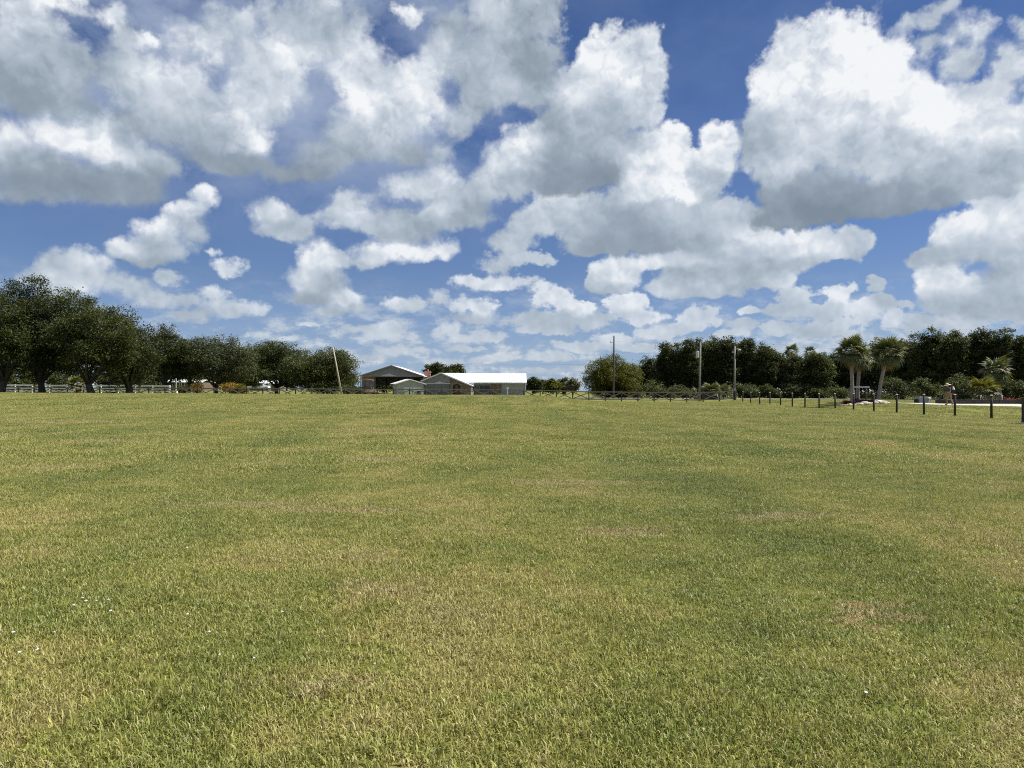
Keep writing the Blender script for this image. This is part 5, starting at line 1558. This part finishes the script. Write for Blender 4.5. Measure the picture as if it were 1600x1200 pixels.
def trailer():
    d = 106.5; x = PX(581, d)
    t = thing('flat_trailer', 'low flat trailer beside the old tractor', 'trailer', (x, d, GZ(x, d) + .18))
    for k in range(5):
        MB().box((0, -.48 + k * .24, .62), (2.3, .22, .06)).build('plank', M['log'], t)
    MB().box((0, 0, .52), (2.2, .9, .1)).build('frame', M['rust'], t)
    for s in (-1, 1):
        wh = MB().tube([(0, s * .68 - .1, .32), (0, s * .68 + .1, .32)], .32, 16).build('wheel', M['dark'], t)
        MB().tube([(0, s * .68 - .11, .32), (0, s * .68 + .11, .32)], .15, 10).build('rim', M['metal'], wh)
    MB().tube([(1.1, 0, .5), (2.0, 0, .42)], .04, 6).build('drawbar', M['rust'], t)
    r = random.Random(6)
    lm = MB().tube([(-.9, 0, 0), (0, .02, .01), (.9, 0, 0)], [.10, .095, .085], 9).mesh('log', M['log'], True)
    LB = ['tan log lying lowest at the back of the flat trailer', 'tan log lying in the middle of the flat trailer', 'tan log lying lowest at the front of the flat trailer', 'tan log on top of the rear logs on the trailer', 'tan log on top of the front logs on the trailer']
    for k, (yy, zz) in enumerate([(.22, .75), (0, .75), (-.22, .75), (.11, .93), (-.11, .93)]):
        tag(link('log', lm, None, (x + r.uniform(-.1, .1), d + yy, GZ(x, d) + .18 + zz), (0, 0, r.uniform(-.06, .06))), LB[k], 'log', 'logs on the flat trailer')
trailer()

# ------------------------------------------------------------------ person with backpack blower, walking left
def person():
    d = 60.5; x = PX(1484, d); z = GZ(x, d) + .02
    # joints in metres, facing -X
    J = dict(pelvis=(0, 0, .95), waist=(-.03, 0, 1.10), chest=(-.10, 0, 1.32), neck=(-.16, 0, 1.50), head=(-.20, 0, 1.60), crown=(-.21, 0, 1.74),
             hipL=(-.02, .10, .90), kneeL=(-.20, .11, .50), ankL=(-.13, .11, .09), toeL=(-.34, .12, .045),
             hipR=(0, -.10, .90), kneeR=(.02, -.11, .50), ankR=(.24, -.11, .13), toeR=(.06, -.12, .045),
             shL=(-.11, .19, 1.41), elL=(-.06, .27, 1.14), wrL=(-.27, .22, 1.00), haL=(-.34, .21, .98),
             shR=(-.11, -.19, 1.41), elR=(-.10, -.28, 1.13), wrR=(-.31, -.20, 1.02), haR=(-.38, -.19, 1.00))
    Rr = dict(pelvis=.145, waist=.130, chest=.155, neck=.060, head=.090, crown=.065, hipL=.095, kneeL=.066, ankL=.046, toeL=.036, hipR=.095, kneeR=.066, ankR=.046, toeR=.036,
              shL=.068, elL=.047, wrL=.030, haL=.034, shR=.068, elR=.047, wrR=.030, haR=.034)
    E = [('pelvis', 'waist'), ('waist', 'chest'), ('chest', 'neck'), ('neck', 'head'), ('head', 'crown'), ('pelvis', 'hipL'), ('hipL', 'kneeL'), ('kneeL', 'ankL'), ('ankL', 'toeL'),
         ('pelvis', 'hipR'), ('hipR', 'kneeR'), ('kneeR', 'ankR'), ('ankR', 'toeR'), ('chest', 'shL'), ('shL', 'elL'), ('elL', 'wrL'), ('wrL', 'haL'), ('chest', 'shR'), ('shR', 'elR'), ('elR', 'wrR'), ('wrR', 'haR')]
    names = list(J)
    me = bpy.data.meshes.new('body')
    me.from_pydata([J[n] for n in names], [(names.index(a), names.index(b)) for a, b in E], [])
    o = bpy.data.objects.new('skeleton', me); COL.objects.link(o)
    sk = o.modifiers.new('skin', 'SKIN')
    for i, n in enumerate(names):
        me.skin_vertices[0].data[i].radius = (Rr[n], Rr[n])
        me.skin_vertices[0].data[i].use_root = n == 'pelvis'
    sb = o.modifiers.new('sub', 'SUBSURF'); sb.levels = 2; sb.render_levels = 2
    dg = bpy.context.evaluated_depsgraph_get()
    body = bpy.data.meshes.new_from_object(o.evaluated_get(dg))
    bpy.data.objects.remove(o, do_unlink=True)
    # fingers curl round the handle, joined into the same skin; a nose and ears on the head
    mb = MB()
    for s, h in ((1, 'haL'), (-1, 'haR')):
        hx, hy, hz = J[h]
        for k, ln in enumerate((.060, .070, .066, .052)):
            zz = hz + .026 - k * .018
            mb.tube([(hx - .01, hy + s * .02, zz), (hx - .045, hy + s * .012, zz), (hx - .052, hy - s * .018, zz - .003), (hx - .052 + ln * .35, hy - s * .030, zz - .004)], [.0095, .0095, .0085, .006], 6)
        mb.tube([(hx + .015, hy - s * .02, hz + .03), (hx - .02, hy - s * .032, hz + .045), (hx - .045, hy - s * .02, hz + .038)], [.011, .010, .007], 6)
    hc = Vector(J['head'])
    mb.tube([tuple(hc + Vector((-.085, 0, .015))), tuple(hc + Vector((-.115, 0, -.025)))], [.010, .018], 6)
    for s in (-1, 1):
        mb.ball(hc + Vector((.0, s * .092, 0)), (.025, .012, .034), 8, 5)
    extra = mb.mesh('extra', M['skin'], True)
    bm = bmesh.new(); bm.from_mesh(body); bm.from_mesh(extra)
    body.clear_geometry(); bm.to_mesh(body); bm.free()
    body.materials.clear()
    for m_ in ('skin', 'shirt', 'trousers', 'shoe'):
        body.materials.append(M[m_])
    mi = []
    for p in body.polygons:
        c = p.center
        arm = abs(c.y) > .17 and c.z > .93
        if c.z < .115: k = 3
        elif c.z < 1.0 and not (arm and c.x < -.2): k = 2
        elif c.z > 1.475: k = 0
        elif abs(c.y) > .16 and (c.z < 1.20): k = 0
        else: k = 1
        mi.append(k)
    body.polygons.foreach_set('material_index', mi)
    body.polygons.foreach_set('use_smooth', [True] * len(body.polygons))
    t = thing('person', 'person in straw sun hat, grey shirt and tan trousers walking left', 'person', (x, d, z))
    link('body', body, t)
    hat = MB()
    tilt = Matrix.Rotation(-.22, 3, 'Y')
    def ringpts(r, zz):
        return [hc + Vector((-.01, 0, .075)) + tilt @ Vector((r * math.cos(a) * 1.05, r * math.sin(a), zz)) for a in np.linspace(0, 2 * math.pi, 21)[:-1]]
    prof = [(.27, -.035), (.275, -.02), (.2, .0), (.115, .015), (.112, .07), (.095, .115), (.05, .135)]
    vs = []; fs = []
    for r_, zz in prof:
        vs += [tuple(p) for p in ringpts(r_, zz)]
    for i in range(len(prof) - 1):
        for j in range(20):
            fs.append((i * 20 + j, i * 20 + (j + 1) % 20, (i + 1) * 20 + (j + 1) % 20, (i + 1) * 20 + j))
    fs.append(tuple(range((len(prof) - 1) * 20, len(prof) * 20)))
    hat.add(vs, fs)
    h = hat.build('sun_hat', M['straw'], t, True)
    MB().tube([tuple(p) for p in ringpts(.116, .03)] + [tuple(ringpts(.116, .03)[0])], .014, 5, False).build('hat_band', M['fencepost'], h)
    MB().ball(hc + Vector((.02, 0, -.01)), (.085, .095, .075), 12, 8).build('hair', M['shoe'], t, True)
    for s in (-1, 1):
        MB().ball(hc + Vector((-.082, s * .034, .02)), (.012, .014, .009), 8, 5).build('eye', M['dark'], t)
    MB().box(hc + Vector((-.085, 0, -.055)), (.012, .05, .008)).build('mouth', M['canopyred'], t)
    b = thing('backpack_blower', 'white and orange backpack blower with black hose on the walking person', 'leaf blower', (x + .12, d, z + 1.22))
    MB().box((-.02, 0, .02), (.06, .30, .46), bev=.02).build('frame', M['dark'], b)
    MB().ball((.13, 0, .10), (.13, .17, .17), 14, 10).build('engine_cover', M['blowerwhite'], b, True)
    MB().box((.13, 0, .27), (.12, .2, .06), bev=.02).build('top_cover', M['blowerred'], b)
    MB().tube([(.12, -.16, -.1), (.12, .16, -.1)], .16, 16).build('fan_housing', M['dark'], b)
    MB().box((.10, 0, -.26), (.16, .26, .10), bev=.03).build('fuel_tank', M['blowerred'], b)
    for s in (-1, 1):
        MB().tube([(-.03, s * .11, .2), (-.16, s * .13, .28), (-.33, s * .12, .16), (-.34, s * .13, -.02), (-.10, s * .16, -.16)], .018, 6).build('strap', M['dark'], b)
    hz = MB()
    hz.tube([(.12, .2, -.10), (.0, .32, -.16), (-.22, .34, -.20), (-.44, .24, -.24)], [.055, .05, .045, .045], 10)
    hs = hz.build('hose', M['dark'], b)
    MB().tube([(-.44, .24, -.24), (-.72, .2, -.55), (-.98, .16, -.86)], [.042, .038, .034], 10).build('nozzle', M['dark'], hs)
    MB().tube([(-.46, .24, -.24), (-.46, .22, -.14)], .018, 6).build('grip', M['dark'], hs)
person()

# ------------------------------------------------------------------ white wildflowers in the lawn
def flowers():
    me = MB()
    for k in range(7):
        a = k * 2 * math.pi / 7
        me.box((.009 * math.cos(a), .009 * math.sin(a), .052), (.012, .007, .003), rot=Matrix.Rotation(a, 3, 'Z'))
    me.ball((0, 0, .054), (.005, .005, .004), 8, 5)
    head = me.mesh('bloom', M['petal'])
    stem = MB().tube([(0, 0, 0), (.004, 0, .03), (0, 0, .051)], .0015, 5).mesh('stem', M['yellowgreen'])
    spots = [(130, 945, 'n'), (138, 950, 'o'), (155, 951, 'p'), (172, 949, 'q'), (117, 957, 'r'), (177, 966, 's'), (34, 945, ''), (25, 999, 'a'), (85, 1001, 'b'), (67, 1026, 'c'), (33, 1031, 'd'),
             (295, 974, 'e'), (327, 1002, 'f'), (445, 972, 'g'), (396, 1047, 'h'), (590, 1057, 'i'), (350, 1040, 'j'), (1350, 1097, 'k'), (293, 866, 'l'), (160, 870, 'm')]
    own = {'s': 'white wildflower just below the small flower patch', 'r': 'white wildflower lowest at the left of the small flower patch', 'q': 'white wildflower at the right of the small flower patch', 'p': 'white wildflower in the middle of the small flower patch', 'o': 'white wildflower second from left in the small flower patch', 'n': 'white wildflower at the top left of the small flower patch', '': 'white wildflower alone at the left edge of the lawn', 'a': 'white wildflower near the left edge, below the lone one', 'b': 'white wildflower below the flower patch on the left', 'c': 'bright white wildflower lowest on the left',
           'd': 'faint white wildflower beside the lowest bright one on the left', 'e': 'bright white wildflower right of the flower patch', 'f': 'small white wildflower below and right of the bright one', 'g': 'white wildflower in the lower lawn left of centre',
           'h': 'white wildflower low in the lawn at lower left centre', 'i': 'white wildflower in the lower lawn nearest the middle', 'j': 'faint white wildflower low at the left centre', 'k': 'single white wildflower in the lawn at lower right',
           'l': 'farther white wildflower up the lawn left of centre', 'm': 'farthest left white wildflower up the lawn'}
    r = random.Random(9)
    for px, py, key in spots:
        yh = 610.25 + .005 * (px - 800)
        d = CAM_Z * F / (py - yh); x = PX(px, d)
        t = thing('wildflower', own[key], 'flower', (x, d, GZ(x, d)), r.uniform(0, 6), 'white wildflowers in the lawn')
        s = r.uniform(.42, .66)
        t.scale = (s, s, .85)
        t.rotation_euler = (r.uniform(-.1, .35), r.uniform(-.3, .3), r.uniform(0, 6))
        link('bloom', head, t); link('stem', stem, t)
flowers()
